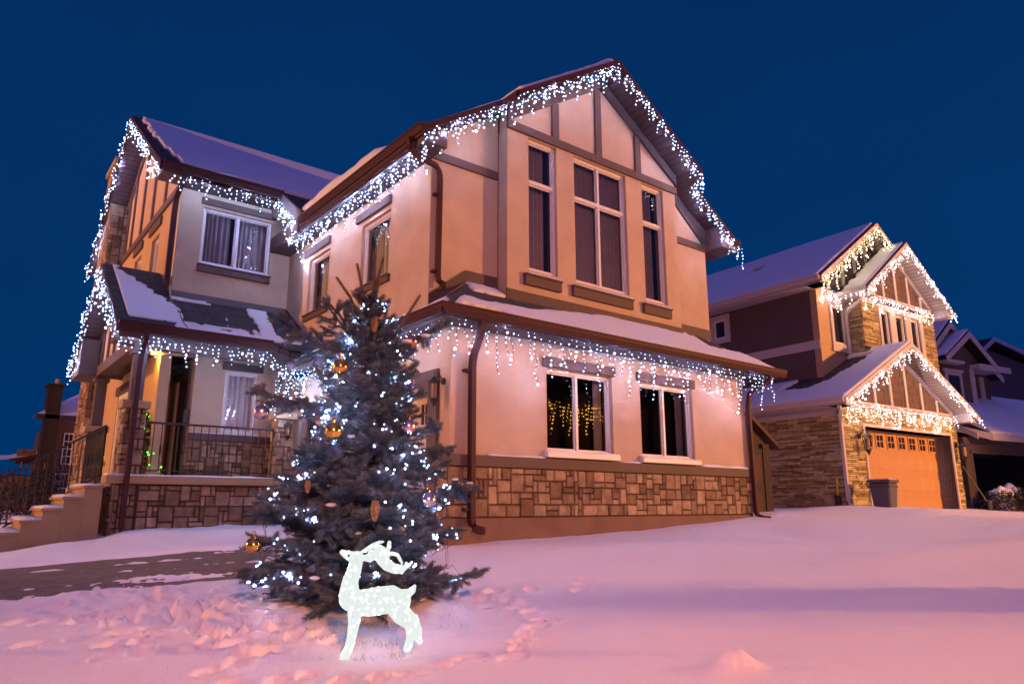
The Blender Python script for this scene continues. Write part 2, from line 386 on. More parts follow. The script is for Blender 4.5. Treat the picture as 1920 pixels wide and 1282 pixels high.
# ------------------------------------------------------------------ terrain
def gbase(x, y):
    x = np.asarray(x, float); y = np.asarray(y, float)
    z = .23+.031*np.clip(x, -12, 17.5)+.08*np.minimum(y, 8.6)+.025*np.clip(y-8.6, 0, 12)-.115*np.clip(2.7-x, 0, 4)*np.clip((y-9)/4, 0, 1)
    z = np.where(y < 0, .23+.031*np.clip(x, -12, 17.5)+.03*np.maximum(y, -10), z)
    return z
FEET = [(5.37, 5.58), (5.15, 5.40), (4.92, 5.22), (3.97, 4.96), (3.98, 4.8), (3.9, 4.53), (3.72, 4.42), (3.52, 4.31), (3.40, 4.18), (3.27, 4.06), (3.07, 3.9), (2.86, 4.08), (2.66, 4.06), (2.39, 4.02), (2.2, 4.06), (2.0, 4.14), (1.88, 4.34), (1.71, 4.35), (1.6, 4.73), (1.57, 5.38), (.94, 6.11), (.75, 6.2), (.61, 6.32), (.40, 6.5)]
def snow_h(x, y):
    z = gbase(x, y)+.045
    z = z+.07*fbm(x*.45, y*.45, 3)+.028*fbm(x*1.6, y*1.6, 9)+.008*fbm(x*7, y*7, 21)
    # trampled areas
    def blob(cx, cy, rx, ry, p=2.0): return np.exp(-((np.abs((x-cx)/rx))**p+(np.abs((y-cy)/ry))**p))
    tr = blob(1.45, 6.2, .9, 1.1)+.8*blob(4.05, 5.6, .75, .55)+.35*blob(2.6, 4.9, .8, .5)
    z = z+tr*(.05*fbm(x*4.2, y*4.2, 31, 3)+.05*fbm(x*12, y*12, 33, 3)-.01)
    z = z-.085*blob(2.4, 4.35, 1.3, .9)
    # footprints: pressed in with a raised rim
    r3 = random.Random(4); fp = list(FEET)
    for _ in range(120): fp.append((1.5+r3.gauss(0, .42), 6.1+r3.gauss(0, .75)))
    for _ in range(16): fp.append((4.0+r3.gauss(0, .38), 5.5+r3.gauss(0, .3)))
    for cx, cy in fp:
        a = r3.uniform(-.5, .9); u = (x-cx)*math.cos(a)+(y-cy)*math.sin(a); v = -(x-cx)*math.sin(a)+(y-cy)*math.cos(a)
        d = np.sqrt((u/.105)**2+(v/.052)**2); z = z-.07*np.exp(-d**4)+.018*np.exp(-((d-1.35)/.35)**2)
    z = z-.03*blob(2.6, 4.95, .75, .42, 2.0)                         # thin snow under the spruce
    z = z+.085*np.exp(-(((x-4.05)/.20)**2+((y-2.9)/.10)**2))*(1+1.6*fbm(x*9, y*9, 5, 3))+.028*np.exp(-(((x-4.03)/.07)**2+((y-2.92)/.05)**2))      # lump bottom right
    # soft drifts right middle
    z = z+.10*np.exp(-((y-7.0-.1*x)/1.0)**2)*np.clip((x-9)/4, 0, 1)*np.clip((22-x)/4, 0, 1)*(1+.8*fbm(x*.8, y*.8, 51))
    z = z+.12*np.exp(-((y-4.6+.10*(x-8))/.55)**2)*np.clip((x-6)/4, 0, 1)*np.clip((24-x)/4, 0, 1)*(.4+fbm(x*.5, y*.5, 57))
    # snow bank in front of the neighbouring drive
    z = z+.17*np.exp(-((x-16.6-.18*(y-4))/1.0)**2)*np.clip((y-1)/2, 0, 1)*np.clip((8.4-y)/1.2, 0, 1)*(.75+1.3*fbm(x*1.1, y*1.1, 61))
    # banks along the house and the porch
    z = z+.08*np.exp(-((y-13.25)/.3)**2)*np.clip((5.2-x)/.5, 0, 1)*np.clip((x-2.1)/.4, .12, 1)*(.8+1.6*fbm(x*1.7, y*1.7, 71))
    z = z+.07*np.exp(-((y-12.9)/.4)**2-((x-1.5)/.5)**2)
    # cleared drive
    edge = .16*fbm(x*.9, y*2.5, 81)+.10*fbm(x*3.0, y*3.5, 83)
    dr = np.clip((y-(7.12+.03*x)-edge)*5, 0, 1)*np.clip((9.95+.03*x+edge*1.5-y)*3, 0, 1)*np.clip((4.0-x+edge*4)*1.2, 0, 1)
    z = z-dr*(.078-.046*np.clip(2.6*fbm(x*1.0, y*6, 85, 4)+.9*fbm(x*12, y*12, 86, 2), -.1, 1.3))
    z = z+.022*np.exp(-((y-6.95)/.22)**2)*np.clip((3.4-x)/.5, 0, 1)
    drv = np.clip((y-8.5)*2, 0, 1)*np.clip((12.6-y)*2, 0, 1)*np.clip((5.4-x)*2, 0, 1)
    z = z-.012*drv+.022*drv*fbm(x*.7, y*6.5, 91, 3)
    return z
def axis(lo, hi, fine0, fine1, step, grow=1.13, mx=4.0):
    a = list(np.arange(fine0, fine1, step)); s = step; x = a[-1]
    while x < hi: s = min(s*grow, mx); x += s; a.append(x)
    s = step; x = a[0]; b = []
    while x > lo: s = min(s*grow, mx); x -= s; b.append(x)
    return np.array(b[::-1]+a)
def build_ground():
    xs = axis(-120, 220, -.4, 8.0, .028); ys = axis(-80, 220, 1.6, 9.8, .03)
    X, Y = np.meshgrid(xs, ys, indexing='ij'); Z = snow_h(X, Y)
    n, m = X.shape; co = np.stack([X, Y, Z], -1).reshape(-1, 3)
    i = np.arange(n-1)[:, None]; j = np.arange(m-1)[None, :]; a = (i*m+j).ravel(); q = np.stack([a, a+m, a+m+1, a+1], -1)
    me = bpy.data.meshes.new('ground'); me.vertices.add(len(co)); me.vertices.foreach_set('co', co.ravel())
    me.loops.add(q.size); me.loops.foreach_set('vertex_index', q.ravel().astype(np.int32)); me.polygons.add(len(q)); me.polygons.foreach_set('loop_start', (np.arange(len(q))*4).astype(np.int32))
    me.update(calc_edges=True); me.polygons.foreach_set('use_smooth', [True]*len(q)); me.materials.append(snow)
    o = link(bpy.data.objects.new('ground', me)); tag(o, 'snow covered lawn and trampled snow', kind='structure'); return o
build_ground()
def GZ(x, y): return float(snow_h(np.array([float(x)]), np.array([float(y)]))[0])
# asphalt drive under the thin snow
m = MB(); nx, ny = 40, 24
vs = [(-14+19.4*i/nx, 7.2+5.6*j/ny, float(gbase(-14+19.4*i/nx, 7.2+5.6*j/ny))+.002) for i in range(nx+1) for j in range(ny+1)]
m.add(vs, [(i*(ny+1)+j, (i+1)*(ny+1)+j, (i+1)*(ny+1)+j+1, i*(ny+1)+j+1) for i in range(nx) for j in range(ny)])
o = m.build('driveway', asph); tag(o, 'bare asphalt strip of the driveway showing through snow', kind='structure')

# ------------------------------------------------------------------ roofs
def slope(parent, f, ae, ze, ar, zr, b0, b1, under, fascia=None, fz=.2, th=.05, poly=None, fend=None, name='roof'):
    k = (zr-ze)/(ar-ae); Z = lambda a: ze+k*(a-ae)
    P = poly or [(ae, b0), (ar, b0), (ar, b1), (ae, b1)]
    T = Vector((ar-ae, 0, zr-ze)).normalized(); o = (ae, b0, ze)
    r = MB(f); r.slab([(a, b, Z(a)) for a, b in P], th, (o, (0, 1, 0), T)); ro = r.build(name, shing, parent)
    u = MB(f); u.slab([(a, b, Z(a)-th-.002) for a, b in P], .1, (o, (0, 1, 0), T)); u.build('soffit', under, parent)
    if fascia:
        for bb, sg in ((b0, -1),)+(((b1, 1),) if fend else ()):
            q = MB(f); e = .012; q.prism([(ae, bb+sg*.001, Z(ae)-e), (ar, bb+sg*.001, Z(ar)-e), (ar, bb+sg*.001, Z(ar)-fz), (ae, bb+sg*.001, Z(ae)-fz)], (0, sg*.035, 0)); q.build('fascia', fascia, parent)
    return ro
def down(parent, pts, m=gutm, wx=.075, wy=.075, pref=0, straps=(), sdir=(0, 1, 0)):
    b = MB(); b.pref = pref; b.rect_tube(pts, wx, wy)
    for z, x, y in straps: b.box((x-.06, y-.05, z-.02), (x+.06, y+.05, z+.02))
    return b.build('downspout', m, parent, bevel=.008)
def arc(p0, p1, p2, n=6):
    p0, p1, p2 = Vector(p0), Vector(p1), Vector(p2)
    return [p0*(1-t)**2+p1*2*t*(1-t)+p2*t*t for t in [i/n for i in range(n+1)]]

# ================================================================== MAIN HOUSE
H = empty('brick_house', (8.85, 12, 1.1))
tag(H, 'large beige stucco house with brown half-timber gable, stone base and icicle lights, in the middle', 'house')
D1, D2, D3, DW = 8.25, 8.91, 8.65, 14.725
XL, XR = 5.42, 12.33
F1, F2, F3, FW = FY(D1), FY(D2), FY(D3), FY(DW)
GX = FX(XL)
up_und = .155
# ---- ground floor front wall
lw = [(7.18, 8.62, 2.39, 3.68), (9.30, 10.72, 2.39, 3.68)]
m = wall(F1, XL, XR, 1.43, 4.07, lw); m.build('wall', stucco, H)
m = MB(F1); m.box((XL-.01, -.2, .4), (XR+.01, .03, 1.43)); m.build('foundation', found, H)
m = MB(F1); m.box((XL-.02, -.1, 1.43), (XR+.02, .012, 2.13)); m.build('mortar_bed', mortar, H)
m = ashlar(F1, XL-.03, XR+.03, 1.44, 2.125, unit=.082, seed=3, prot=.034); 
m2 = MB(lambda p: F1((p[0], p[1]+.012, p[2]))); m.build('stone_veneer', stone, H).location = (0, -.012, 0)
m = MB(F1); m.box((XL-.05, -.05, 2.13), (XR+.05, .055, 2.285)); m.build('belt_trim', trim, H, bevel=.005)
def ledge_snow(f, a0, a1, z, d0, d1, h=.03, parent=H, name='ledge_snow'):
    s = MB(f); n = max(4, int((a1-a0)/.09)); vs = []
    for i in range(n+1):
        a = a0+(a1-a0)*i/n; hh = h*(.55+.9*float(vnoise(a*3.1, z*7))); vs += [(a, d1, z+.001), (a, d1-.006, z+hh*.7), (a, d0, z+hh), (a, d0, z+.001)]
    s.add(vs, [(4*i+k, 4*i+k+1, 4*i+k+5, 4*i+k+4) for i in range(n) for k in range(3)]+[(0, 1, 2, 3), tuple(4*n+k for k in range(4))]); return s.build(name, snowr, parent, smooth=True)
ledge_snow(F1, 6.05, 7.1, 2.285, 0, .05); ledge_snow(F1, 8.72, 9.22, 2.285, 0, .05); ledge_snow(F1, 10.85, 12.3, 2.285, 0, .05, .045)
for a0, a1, z0, z1 in lw:
    window(H, F1, a0, a1, z0, z1, vm=[(a0+a1)/2-.03], curtain=False, roomd=2.2, fw=.05)
    cu_ = MB(F1); x0_ = a1-.20; cu_.add([(x0_+.17*i/30, -.26+.02*math.sin(i*1.3), z) for i in range(31) for z in (z0, z1)], [(2*i, 2*i+2, 2*i+3, 2*i+1) for i in range(30)]); cu_.build('curtain', curt, H, smooth=True)
    lintel(H, F1, a0-.09, a1+.05, z1+.01, z1+.17)
    b = MB(F1); b.box((a0-.07, 0, z0-.085), (a1+.05, .10, z0-.005)); so = b.build('sill', white, H, bevel=.006)
    ledge_snow(F1, a0-.06, a1+.04, z0-.005, -.02, .095, .035, so, 'sill_snow')
# right side wall and garage-side wall (faces -X)
m = MB(); m.box((XR-.2, D1+.2, .4), (XR, 22.5, 4.07)); m.build('wall', stucco, H)
gd = (9.0, 12.9, .5, 3.2)
m = wall(GX, D1+.2, DW, 1.43, 4.07, [(8.78, 13.1, 1.43, 3.18)]); m.build('wall', stucco, H)
m = wall(GX, D1+.2, 8.78, .5, 1.43, []); m.build('foundation', found, H)
m = ashlar(GX, D1+.0, 8.52, 1.44, 2.125, unit=.082, seed=8, prot=.03); m.build('stone_veneer', stone, H).location = (-.005, 0, 0)
m = MB(GX); m.box((D1-.05, -.05, 2.13), (8.53, .055, 2.285)); m.build('belt_trim', trim, H, bevel=.005)
m = MB(GX); m.box((8.53, -.12, 1.0), (8.78, .05, 3.18)); m.build('door_trim', trim, H, bevel=.005)
m = MB(GX); m.box((8.53, -.12, 3.181), (13.35, .05, 3.50)); m.build('door_trim', trim, H, bevel=.005)
m = MB(GX); m.box((13.1, -.12, 1.0), (13.35, .05, 3.18)); m.build('door_trim', trim, H, bevel=.005)
def garage_door(parent, f, a0, a1, z0, z1, rec, m_, nx, rows, wrow=True, wfrac=.55, arch=True):
    b = MB(f); b.box((a0, -rec-.05, z0), (a1, -rec, z1)); hs = (z1-z0)/rows; w_ = (a1-a0)/nx
    for j in range(rows):
        z = z0+j*hs; b.box((a0, -rec, z+.012), (a1, -rec+.008, z+hs-.012))
        if j < rows-1 or not wrow:
            for i in range(nx):
                x0, x1 = a0+i*w_+.09, a0+(i+1)*w_-.09; y0, y1 = z+.10, z+hs-.10
                b.add([(x0, -rec+.0085, y0), (x1, -rec+.0085, y0), (x1, -rec+.0085, y1), (x0, -rec+.0085, y1), (x0+.03, -rec+.022, y0+.03), (x1-.03, -rec+.022, y0+.03), (x1-.03, -rec+.022, y1-.03), (x0+.03, -rec+.022, y1-.03)], [(4, 5, 6, 7), (0, 1, 5, 4), (1, 2, 6, 5), (2, 3, 7, 6), (3, 0, 4, 7)])
    d = b.build('garage_door', m_, parent)
    if wrow:
        z = z0+(rows-1)*hs; cz = z+hs*.5; hh = hs*.36
        for i in range(nx):
            cx = a0+(i+.5)*w_; ww = w_*.5*wfrac
            fr = MB(f); t = .045
            fr.box((cx-ww, -rec+.008, cz-hh), (cx+ww, -rec+.03, cz-hh+t)); fr.box((cx-ww, -rec+.008, cz+hh-t), (cx+ww, -rec+.03, cz+hh))
            fr.box((cx-ww, -rec+.008, cz-hh+t), (cx-ww+t, -rec+.03, cz+hh-t)); fr.box((cx+ww-t, -rec+.008, cz-hh+t), (cx+ww, -rec+.03, cz+hh-t))
            fr.box((cx-.012, -rec+.012, cz-hh+t), (cx+.012, -rec+.026, cz+hh-t)); fr.box((cx-ww+t, -rec+.0125, cz-.012), (cx+ww-t, -rec+.0255, cz+.012))
            wo = fr.build('window', m_, d)
            g = MB(f); g.box((cx-ww+t, -rec+.0085, cz-hh+t), (cx+ww-t, -rec+.011, cz+hh-t)); g.build('pane', darkglass, wo)
    return d
darkglass = bpy.data.materials.new('dark_glass'); darkglass.use_nodes = True
pb = darkglass.node_tree.nodes['Principled BSDF']; pb.inputs['Base Color'].default_value = (.03, .025, .03, 1); pb.inputs['Roughness'].default_value = .08
garage_door(H, GX, 8.785, 13.095, 1.0, 3.175, .11, maind, 8, 4)
# ---- upper front wall: side parts with the belt, projecting bay with the tall windows
m = wall(F2, XL, 6.72, 4.45, 6.95, []); m.build('wall', stucco, H)
m = wall(F2, 11.04, 12.29, 4.45, 6.95, []); m.build('wall', stucco, H)
RZ = lambda x: 9.72-.65*abs(x-8.93)
for x0, x1 in ((XL, 6.72), (11.04, 12.29)):
    m = MB(); m.prism([(x0, D2, 6.95), (x1, D2, 6.95), (x1, D2, RZ(x1)-.16), (x0, D2, RZ(x0)-.16)], (0, .2, 0)); m.build('wall', stucco, H)
lintel(H, F2, XL+.0, 6.715, 6.9, 7.045, .04, name='belt_trim'); lintel(H, F2, 11.045, 12.295, 6.88, 7.03, .04, name='belt_trim')
m = MB(); m.prism([(11.045, D2-.04, RZ(11.045)-.16), (12.29, D2-.04, RZ(12.29)-.16), (12.29, D2-.04, 7.032), (12.2, D2-.04, 7.032), (11.045, D2-.04, RZ(11.045)-.38)], (0, .04, 0)); m.build('frieze_board', trim, H)
bw = [(7.17, 7.81, 5.37, 7.75), (8.23, 9.58, 5.37, 7.75), (10.03, 10.66, 5.37, 7.75)]
m = wall(F3, 6.72, 11.04, 4.78, 7.76, bw, th=.24); m.build('wall', stucco, H)
m = MB(); m.prism([(6.72, D3, 7.76), (11.04, D3, 7.76), (11.04, D3, RZ(11.04)-.16), (8.93, D3, RZ(8.93)-.16), (6.72, D3, RZ(6.72)-.16)], (0, .22, 0)); m.build('wall', stucco, H)
m = MB(F3); m.box((6.70, -.0, 7.765), (11.06, .05, 7.915)); m.build('belt_trim', trim, H, bevel=.005)
for x in (7.78, 8.855, 9.93):
    zt = RZ(x)-.36; m = MB(F3); m.box((x-.08, 0, 7.916), (x+.08, .04, zt)); m.build('timber_post', trim, H, bevel=.005)
for s in (-1, 1):
    x0 = 8.93; x1 = 6.70 if s < 0 else 11.06
    m = MB(); m.prism([(x0, D3-.055, RZ(x0)-.16), (x1, D3-.055, RZ(x1)-.16), (x1, D3-.055, RZ(x1)-.38), (x0, D3-.055, RZ(x0)-.38)], (0, .055, 0)); m.build('frieze_board', trim, H, bevel=.004)
for i, (a0, a1, z0, z1) in enumerate(bw):
    window(H, F3, a0, a1, z0, z1, vm=[(a0+a1)/2-.02] if i == 1 else (), hm=[6.97], roomd=.8, fw=.055, recess=.08, cover=(.84, 1.0, .9)[i])
    sill(H, F3, a0-.12, a1+.03, 5.09, 5.25)
# bay base flashing + wall flashing
m = MB(F3); m.box((6.70, 0, 4.78), (11.06, .02, 4.97)); m.build('flashing', trim, H)
m = MB(F2); m.box((11.06, 0, 4.95), (12.3, .02, 5.16)); m.build('flashing', trim, H)
m = MB(); m.prism([(XL, D2-.02, 4.5), (6.1, D2-.02, 5.02), (6.7, D2-.02, 5.02), (6.7, D2-.02, 5.2), (6.08, D2-.02, 5.2), (XL, D2-.02, 4.7)], (0, .02, 0)); m.build('flashing', trim, H)
# upper left-facing wall
uw = [(10.18, 11.24, 5.33, 6.5), (12.6, 13.6, 5.33, 6.5)]
m = wall(GX, D2+.2, DW, 4.45, 6.93, uw); m.build('wall', stucco, H)
for a0, a1, z0, z1 in uw:
    window(H, GX, a0, a1, z0, z1, roomd=.7, recess=.08, cmat=white)
    lintel(H, GX, a0-.03, a1+.18, z1+.08, z1+.24, .05); sill(H, GX, a0-.05, a1+.06, z0-.13, z0-.03, .05, snowy=False)
m = MB(); m.box((12.09, D2+.2, 4.45), (12.29, 22.4, 6.93)); m.build('wall', stucco, H)
# main roof
for s, ae in ((-1, 4.99), (1, 12.89)):
    r = slope(H, ID if False else (lambda p: p), ae, RZ(ae), 8.93, 9.72, 0, 0, soffb, poly=[(ae, 8.5), (8.93+s*2.4, 8.5), (8.93+s*2.4, 8.15), (8.93, 8.15), (8.93, 22.4), (ae, 22.4)])
    for x0, x1, y in ((ae, 8.93+s*2.4, 8.5), (8.93+s*2.36, 8.93, 8.15)):
        q = MB(); q.prism([(x0, y-.002, RZ(x0)-.012), (x1, y-.002, RZ(x1)-.012), (x1, y-.002, RZ(x1)-.21), (x0, y-.002, RZ(x0)-.21)], (0, -.035, 0)); q.build('fascia', gutm, H)
    # boxed eave with horizontal soffit
    xw = XL if s < 0 else 12.29; xe = ae+(.04 if s < 0 else -.04); yb = 13.2 if s < 0 else 22.4
    q = MB(); q.prism([(xe, 8.47, RZ(xe)-.16), (xe, 8.47, 6.9), (xw, 8.47, 6.9), (xw, 8.47, RZ(xw)-.16)], (0, D2+.0-8.47, 0)); q.build('eave_return', soffm, H)
    q = MB(lambda p: (p[0], p[1], p[2])); q.slab([(xe, 8.9, 6.93), (xw, 8.9, 6.93), (xw, yb, 6.93), (xe, yb, 6.93)], .03, ((0, 0, 0), (1, 0, 0), (0, 1, 0))); q.build('soffit', soffb, H)
    q = MB(); q.box((xe, 8.9, 6.93), (xe-(.03 if s < 0 else -.03), yb, RZ(xe)-.05)); q.build('fascia', gutm, H)
    # step in the rake
    q = MB(); xx = 8.93+s*2.4; q.box((xx-.02, 8.15, RZ(xx)-.2), (xx+.02, 8.5, RZ(xx)-.01)); q.build('fascia', gutm, H)
gutter(H, (5.02, 8.46, 7.17), (5.02, 13.1, 7.17), (-1, 0, 0)); gutter(H, (12.87, 8.46, 7.17), (12.87, 22, 7.17), (1, 0, 0))
# lumps of snow on the left slope (standing over the eave) and the gable edge
k = .65; nS = math.hypot(1, k)
def hf(s, t):
    y = 8.6+s; x = t
    body = .30*np.clip((s-.8)/.8, 0, 1)*np.clip((6.2-s)/1.6, 0, 1)**.7*(1-np.clip((t-.2)/2.4, 0, 1)*.45)*(.8+.5*fbm(s*1.2, t*1.4, 3))
    thin = .05+.08*fbm(s*1.3, t*1.0, 5)
    e = np.clip(t/.22, 0, 1)**.5
    return np.maximum(body, thin)*e*np.clip((s+.02)/.15, 0, 1)
roof_snow(H, (5.0, 8.6, RZ(5.0)), (0, 1, 0), (1/nS, 0, k/nS), 9, 4.6, hf, .08)
def hr(s, t): return (.06+.10*fbm(s*1.5, t*1.2, 15))*np.clip(t/.2, 0, 1)*np.clip((s-.25)/.15, 0, 1)
roof_snow(H, (8.93, 8.17, 9.72), (0, 1, 0), (-1/nS, 0, -k/nS), 4, 2.6, lambda s, t: (.09+.08*fbm(s*1.8, t*1.5, 25))*np.clip((s-.03)/.1, 0, 1), .07)
# ---- skirt roof above the ground floor (hipped at both ends)
SZ = lambda d: 4.19+.72*d
xe0, xe1, ye = 5.0, 12.95, 7.79
d = D2-ye
m = MB()
m.slab([(xe0, ye, SZ(0)), (xe1, ye, SZ(0)), (xe1-d, D2, SZ(d)), (xe0+d, D2, SZ(d))], .05, ((xe0, ye, SZ(0)), (1, 0, 0), Vector((0, 1, .72)).normalized()))
m.slab([(xe0, 13.05, SZ(0)), (xe0, ye, SZ(0)), (xe0+d, D2, SZ(d)), (xe0+.42, D2, SZ(.42)), (xe0+.42, 13.05, SZ(.42))], .05, ((xe0, ye, SZ(0)), (0, 1, 0), Vector((1, 0, .72)).normalized()))
m.slab([(xe1, ye, SZ(0)), (xe1, 18, SZ(0)), (xe1-.66, 18, SZ(.66)), (xe1-.66, D2, SZ(.66)), (xe1-d, D2, SZ(d))], .05, ((xe1, ye, SZ(0)), (0, 1, 0), Vector((-1, 0, .72)).normalized()))
m.build('roof', shing, H)
m = MB(); m.slab([(xe0, ye, 4.10), (xe1, ye, 4.10), (xe1, 13, 4.10), (xe0, 13, 4.10)], .03, ((0, 0, 0), (1, 0, 0), (0, 1, 0))); m.build('soffit', soffb, H)
m = MB(); m.box((xe0+.01, ye, 4.07), (xe1-.01, ye+.03, 4.2)); m.box((xe0, ye+.03, 4.07), (xe0+.03, 13.02, 4.2)); m.build('fascia', gutm, H)
gutter(H, (xe0-.11, ye, 4.225), (xe1+.1, ye, 4.225), (0, -1, 0), .145, .115)
gutter(H, (xe0, ye-.11, 4.225), (xe0, 13.05, 4.225), (-1, 0, 0), .145, .115)
nS2 = math.hypot(1, .72)
def hsk(s, t):
    te = np.floor(t/.13)*.13
    hip0 = s-t/nS2*1.0-.10; hip1 = (7.95-s)-t/nS2*1.0-.10
    base = .062+.045*fbm(s*.9, t*1.3, 41)
    lim = .62+.62*np.clip((s-1.6)/2.4, 0, 1)-.10*np.clip((s-5.8)/1.5, 0, 1)+.22*fbm(s*2.3, te*9, 43)
    low = np.where(s < 1.3, .12+.35*fbm(s*4, te*8, 44), 0)
    h = np.minimum(base, (lim-t)*.5); h = np.where(t < low, -1, h)
    h = np.where((s > 1.55) & (s < 2.1) & (t > 1.0), .04, h) if False else h
    h = np.where((s > 5.75) & (s < 6.25) & (t > .85) & (t < 1.25) , .05, h)
    bare = (t > .66+.1*fbm(s*6, te*11, 47)) & (s > 6.35)
    h = np.where(bare, -1, h)
    return np.where((hip0 < 0) | (hip1 < 0), -1, h*np.clip(t/.06+.35, 0, 1))
roof_snow(H, (xe0, ye-.03, SZ(0)-.015), (1, 0, 0), (0, 1/nS2, .72/nS2), 7.95, 1.36, hsk, .045)
def hsk2(s, t):
    hip = s-t/nS2-.05; te = np.floor(t/.1)*.1
    h = .05+.04*fbm(s*2, t*3, 51); h = np.where(t > .36+.25*fbm(s*3, te*9, 52)+.25*np.clip(1-s, 0, 1), -1, h)
    return np.where((hip < 0) | ((s > 3.1) & (fbm(s*2, te*5, 53) > -.05)), -1, h)
roof_snow(H, (xe0-.03, ye, SZ(0)-.015), (0, 1, 0), (1/nS2, 0, .72/nS2), 5.2, .95, hsk2, .045)
roof_snow(H, (5.55, 8.35, SZ(.56)), (1, 0, 0), (0, 1/nS2, .72/nS2), 1.1, .66, lambda s, t: np.where((s > .50+.12*fbm(t*9, s*2, 6)) & (t > .30+.25*s*fbm(s*5, t*3, 2)) & (s-.05 > t/nS2-.25), .035+.02*fbm(s*4, t*4, 9), -1), .04)
# downspouts
zf = 4.075
down(H, arc((5.62, 7.80, 4.12), (5.62, 7.79, 3.95), (5.64, 7.88, 3.86), 4)+arc((5.69, 8.02, 3.76), (5.72, 8.15, 3.68), (5.72, 8.16, 3.5), 4)+[(5.72, 8.155, 2.6), (5.72, 8.14, 1.55)]+arc((5.72, 8.14, 1.42), (5.72, 8.12, 1.27), (5.82, 7.97, 1.27), 4), wx=.085, wy=.10, straps=((1.55, 5.66, 8.17), (3.45, 5.66, 8.2)))
down(H, arc((12.62, 7.80, 4.10), (12.62, 7.80, 3.93), (12.5, 7.98, 3.86), 4)+[(12.38, 8.14, 3.75), (12.35, 8.17, 3.5), (12.35, 8.16, 1.7)]+arc((12.35, 8.16, 1.5), (12.35, 8.15, 1.36), (12.5, 7.95, 1.36), 4), wx=.075, wy=.085)
down(H, arc((4.93, 8.78, 7.05), (4.95, 8.78, 6.82), (5.2, 8.80, 6.78), 4)+arc((5.42, 8.82, 6.76), (5.53, 8.84, 6.74), (5.54, 8.84, 6.55), 4)+[(5.54, 8.84, 5.2)]+arc((5.54, 8.84, 4.98), (5.54, 8.83, 4.84), (5.64, 8.76, 4.84), 3), wx=.07, wy=.08, straps=((6.3, 5.5, 8.88), (5.05, 5.5, 8.88)))
# ---- left wing
ww = (3.56, 4.98, 6.37, 7.57)
m = wall(FW, 3.1, XL, 4.45, 7.98, [ww]); m.build('wall', stucco, H)
window(H, FW, *ww, vm=[4.27], roomd=.8, recess=.07, gap=.12); lintel(H, FW, 3.50, 5.04, 7.63, 7.77); sill(H, FW, 3.54, 5.0, 6.19, 6.32, .06)
wz = lambda y: 8.10+.68*(y-14.2); yr = 18.5
m = wall(FX(3.1), DW+.2, 22.3, 1.5, 7.95, [(16.35, 17.05, 5.6, 7.4), (18.1, 18.85, 6.3, 7.4), (17.0, 18.9, 2.05, 4.1)]); m.build('wall', stucco_tan, H)
window(H, FX(3.1), 16.35, 17.05, 5.6, 7.4, roomd=.6); window(H, FX(3.1), 18.1, 18.85, 6.3, 7.4, roomd=.6)
wo = window(H, FX(3.1), 17.0, 18.9, 2.05, 4.1, vm=[17.95], roomd=.5, fw=.1, recess=.04)
lintel(H, FX(3.1), 16.2, 17.3, 7.55, 7.75); lintel(H, FX(3.1), 18.0, 18.95, 7.52, 7.72); lintel(H, FX(3.1), 16.9, 19.0, 4.1, 4.3)
lintel(H, FX(3.1), DW, 20.6, 7.8, 7.97, .05, name='belt_trim')
m = MB(); m.prism([(3.1, DW, 7.95), (3.1, 22.3, 7.95), (3.1, 18.5, wz(18.5)-.16), (3.1, DW, wz(DW)-.16)], (.2, 0, 0)); m.build('wall', stucco_tan, H)
for y in (16.1, 17.32, 18.5, 19.66, 20.3):
    zt = min(wz(y), wz(2*yr-y))-.34; m = MB(FX(3.1)); m.box((y-.07, 0, 7.971), (y+.07, .04, zt)); m.build('timber_post', trim, H)
for y0, y1 in ((DW-.3, yr), (yr, 22.4)):
    z0, z1 = min(wz(y0), wz(2*yr-y0)), min(wz(y1), wz(2*yr-y1)); m = MB(); m.prism([(3.05, y0, z0-.16), (3.05, y1, z1-.16), (3.05, y1, z1-.36), (3.05, y0, z0-.36)], (.05, 0, 0)); m.build('frieze_board', trim, H)
AX = lambda p: (p[1], p[0], p[2])   # slope axis = y, ridge axis = x
slope(H, AX, 14.2, 8.10, yr, wz(yr), 2.6, 9, soffb, fascia=gutm, poly=[(14.2, 2.6), (14.2, 4.95), (13.02, 4.95), (12.75, 5.0), (14.9, 6.9), (yr, 10.5), (yr, 2.6)])
slope(H, AX, 22.8, 8.10, yr, wz(yr), 2.6, 9, soffb, fascia=gutm, poly=[(22.8, 2.6), (22.8, 10.5), (yr, 10.5), (yr, 2.6)])
gutter(H, (2.62, 14.22, 8.10), (4.97, 14.22, 8.10), (0, -1, 0), .16, .12)
m = MB(); m.slab([(3.1, 14.22, 7.9), (4.95, 14.22, 7.9), (4.95, DW, 7.9), (3.1, DW, 7.9)], .03, ((0, 0, 0), (1, 0, 0), (0, 1, 0))); m.build('soffit', soffb, H)
m = MB(); m.prism([(2.62, 14.22, 7.9), (2.62, DW, 7.9), (2.62, DW, wz(DW)-.16), (2.62, 14.22, 7.98)], (.46, 0, 0)); m.build('eave_return', soffm, H)
m = MB(); m.prism([(4.94, 14.22, 7.92), (4.94, 14.22, 8.08), (4.94, 13.0, wz(13.0)-.02), (4.94, 13.0, wz(13.0)-.2), (4.94, DW, 7.7), (4.94, DW, 7.92)], (.03, 0, 0)); m.build('fascia', soffm, H)
m = MB(); m.box((4.97, 13.2, 6.9), (XL, DW, 7.2)); m.build('eave_return', soffm, H)
nW = math.hypot(1, .68)
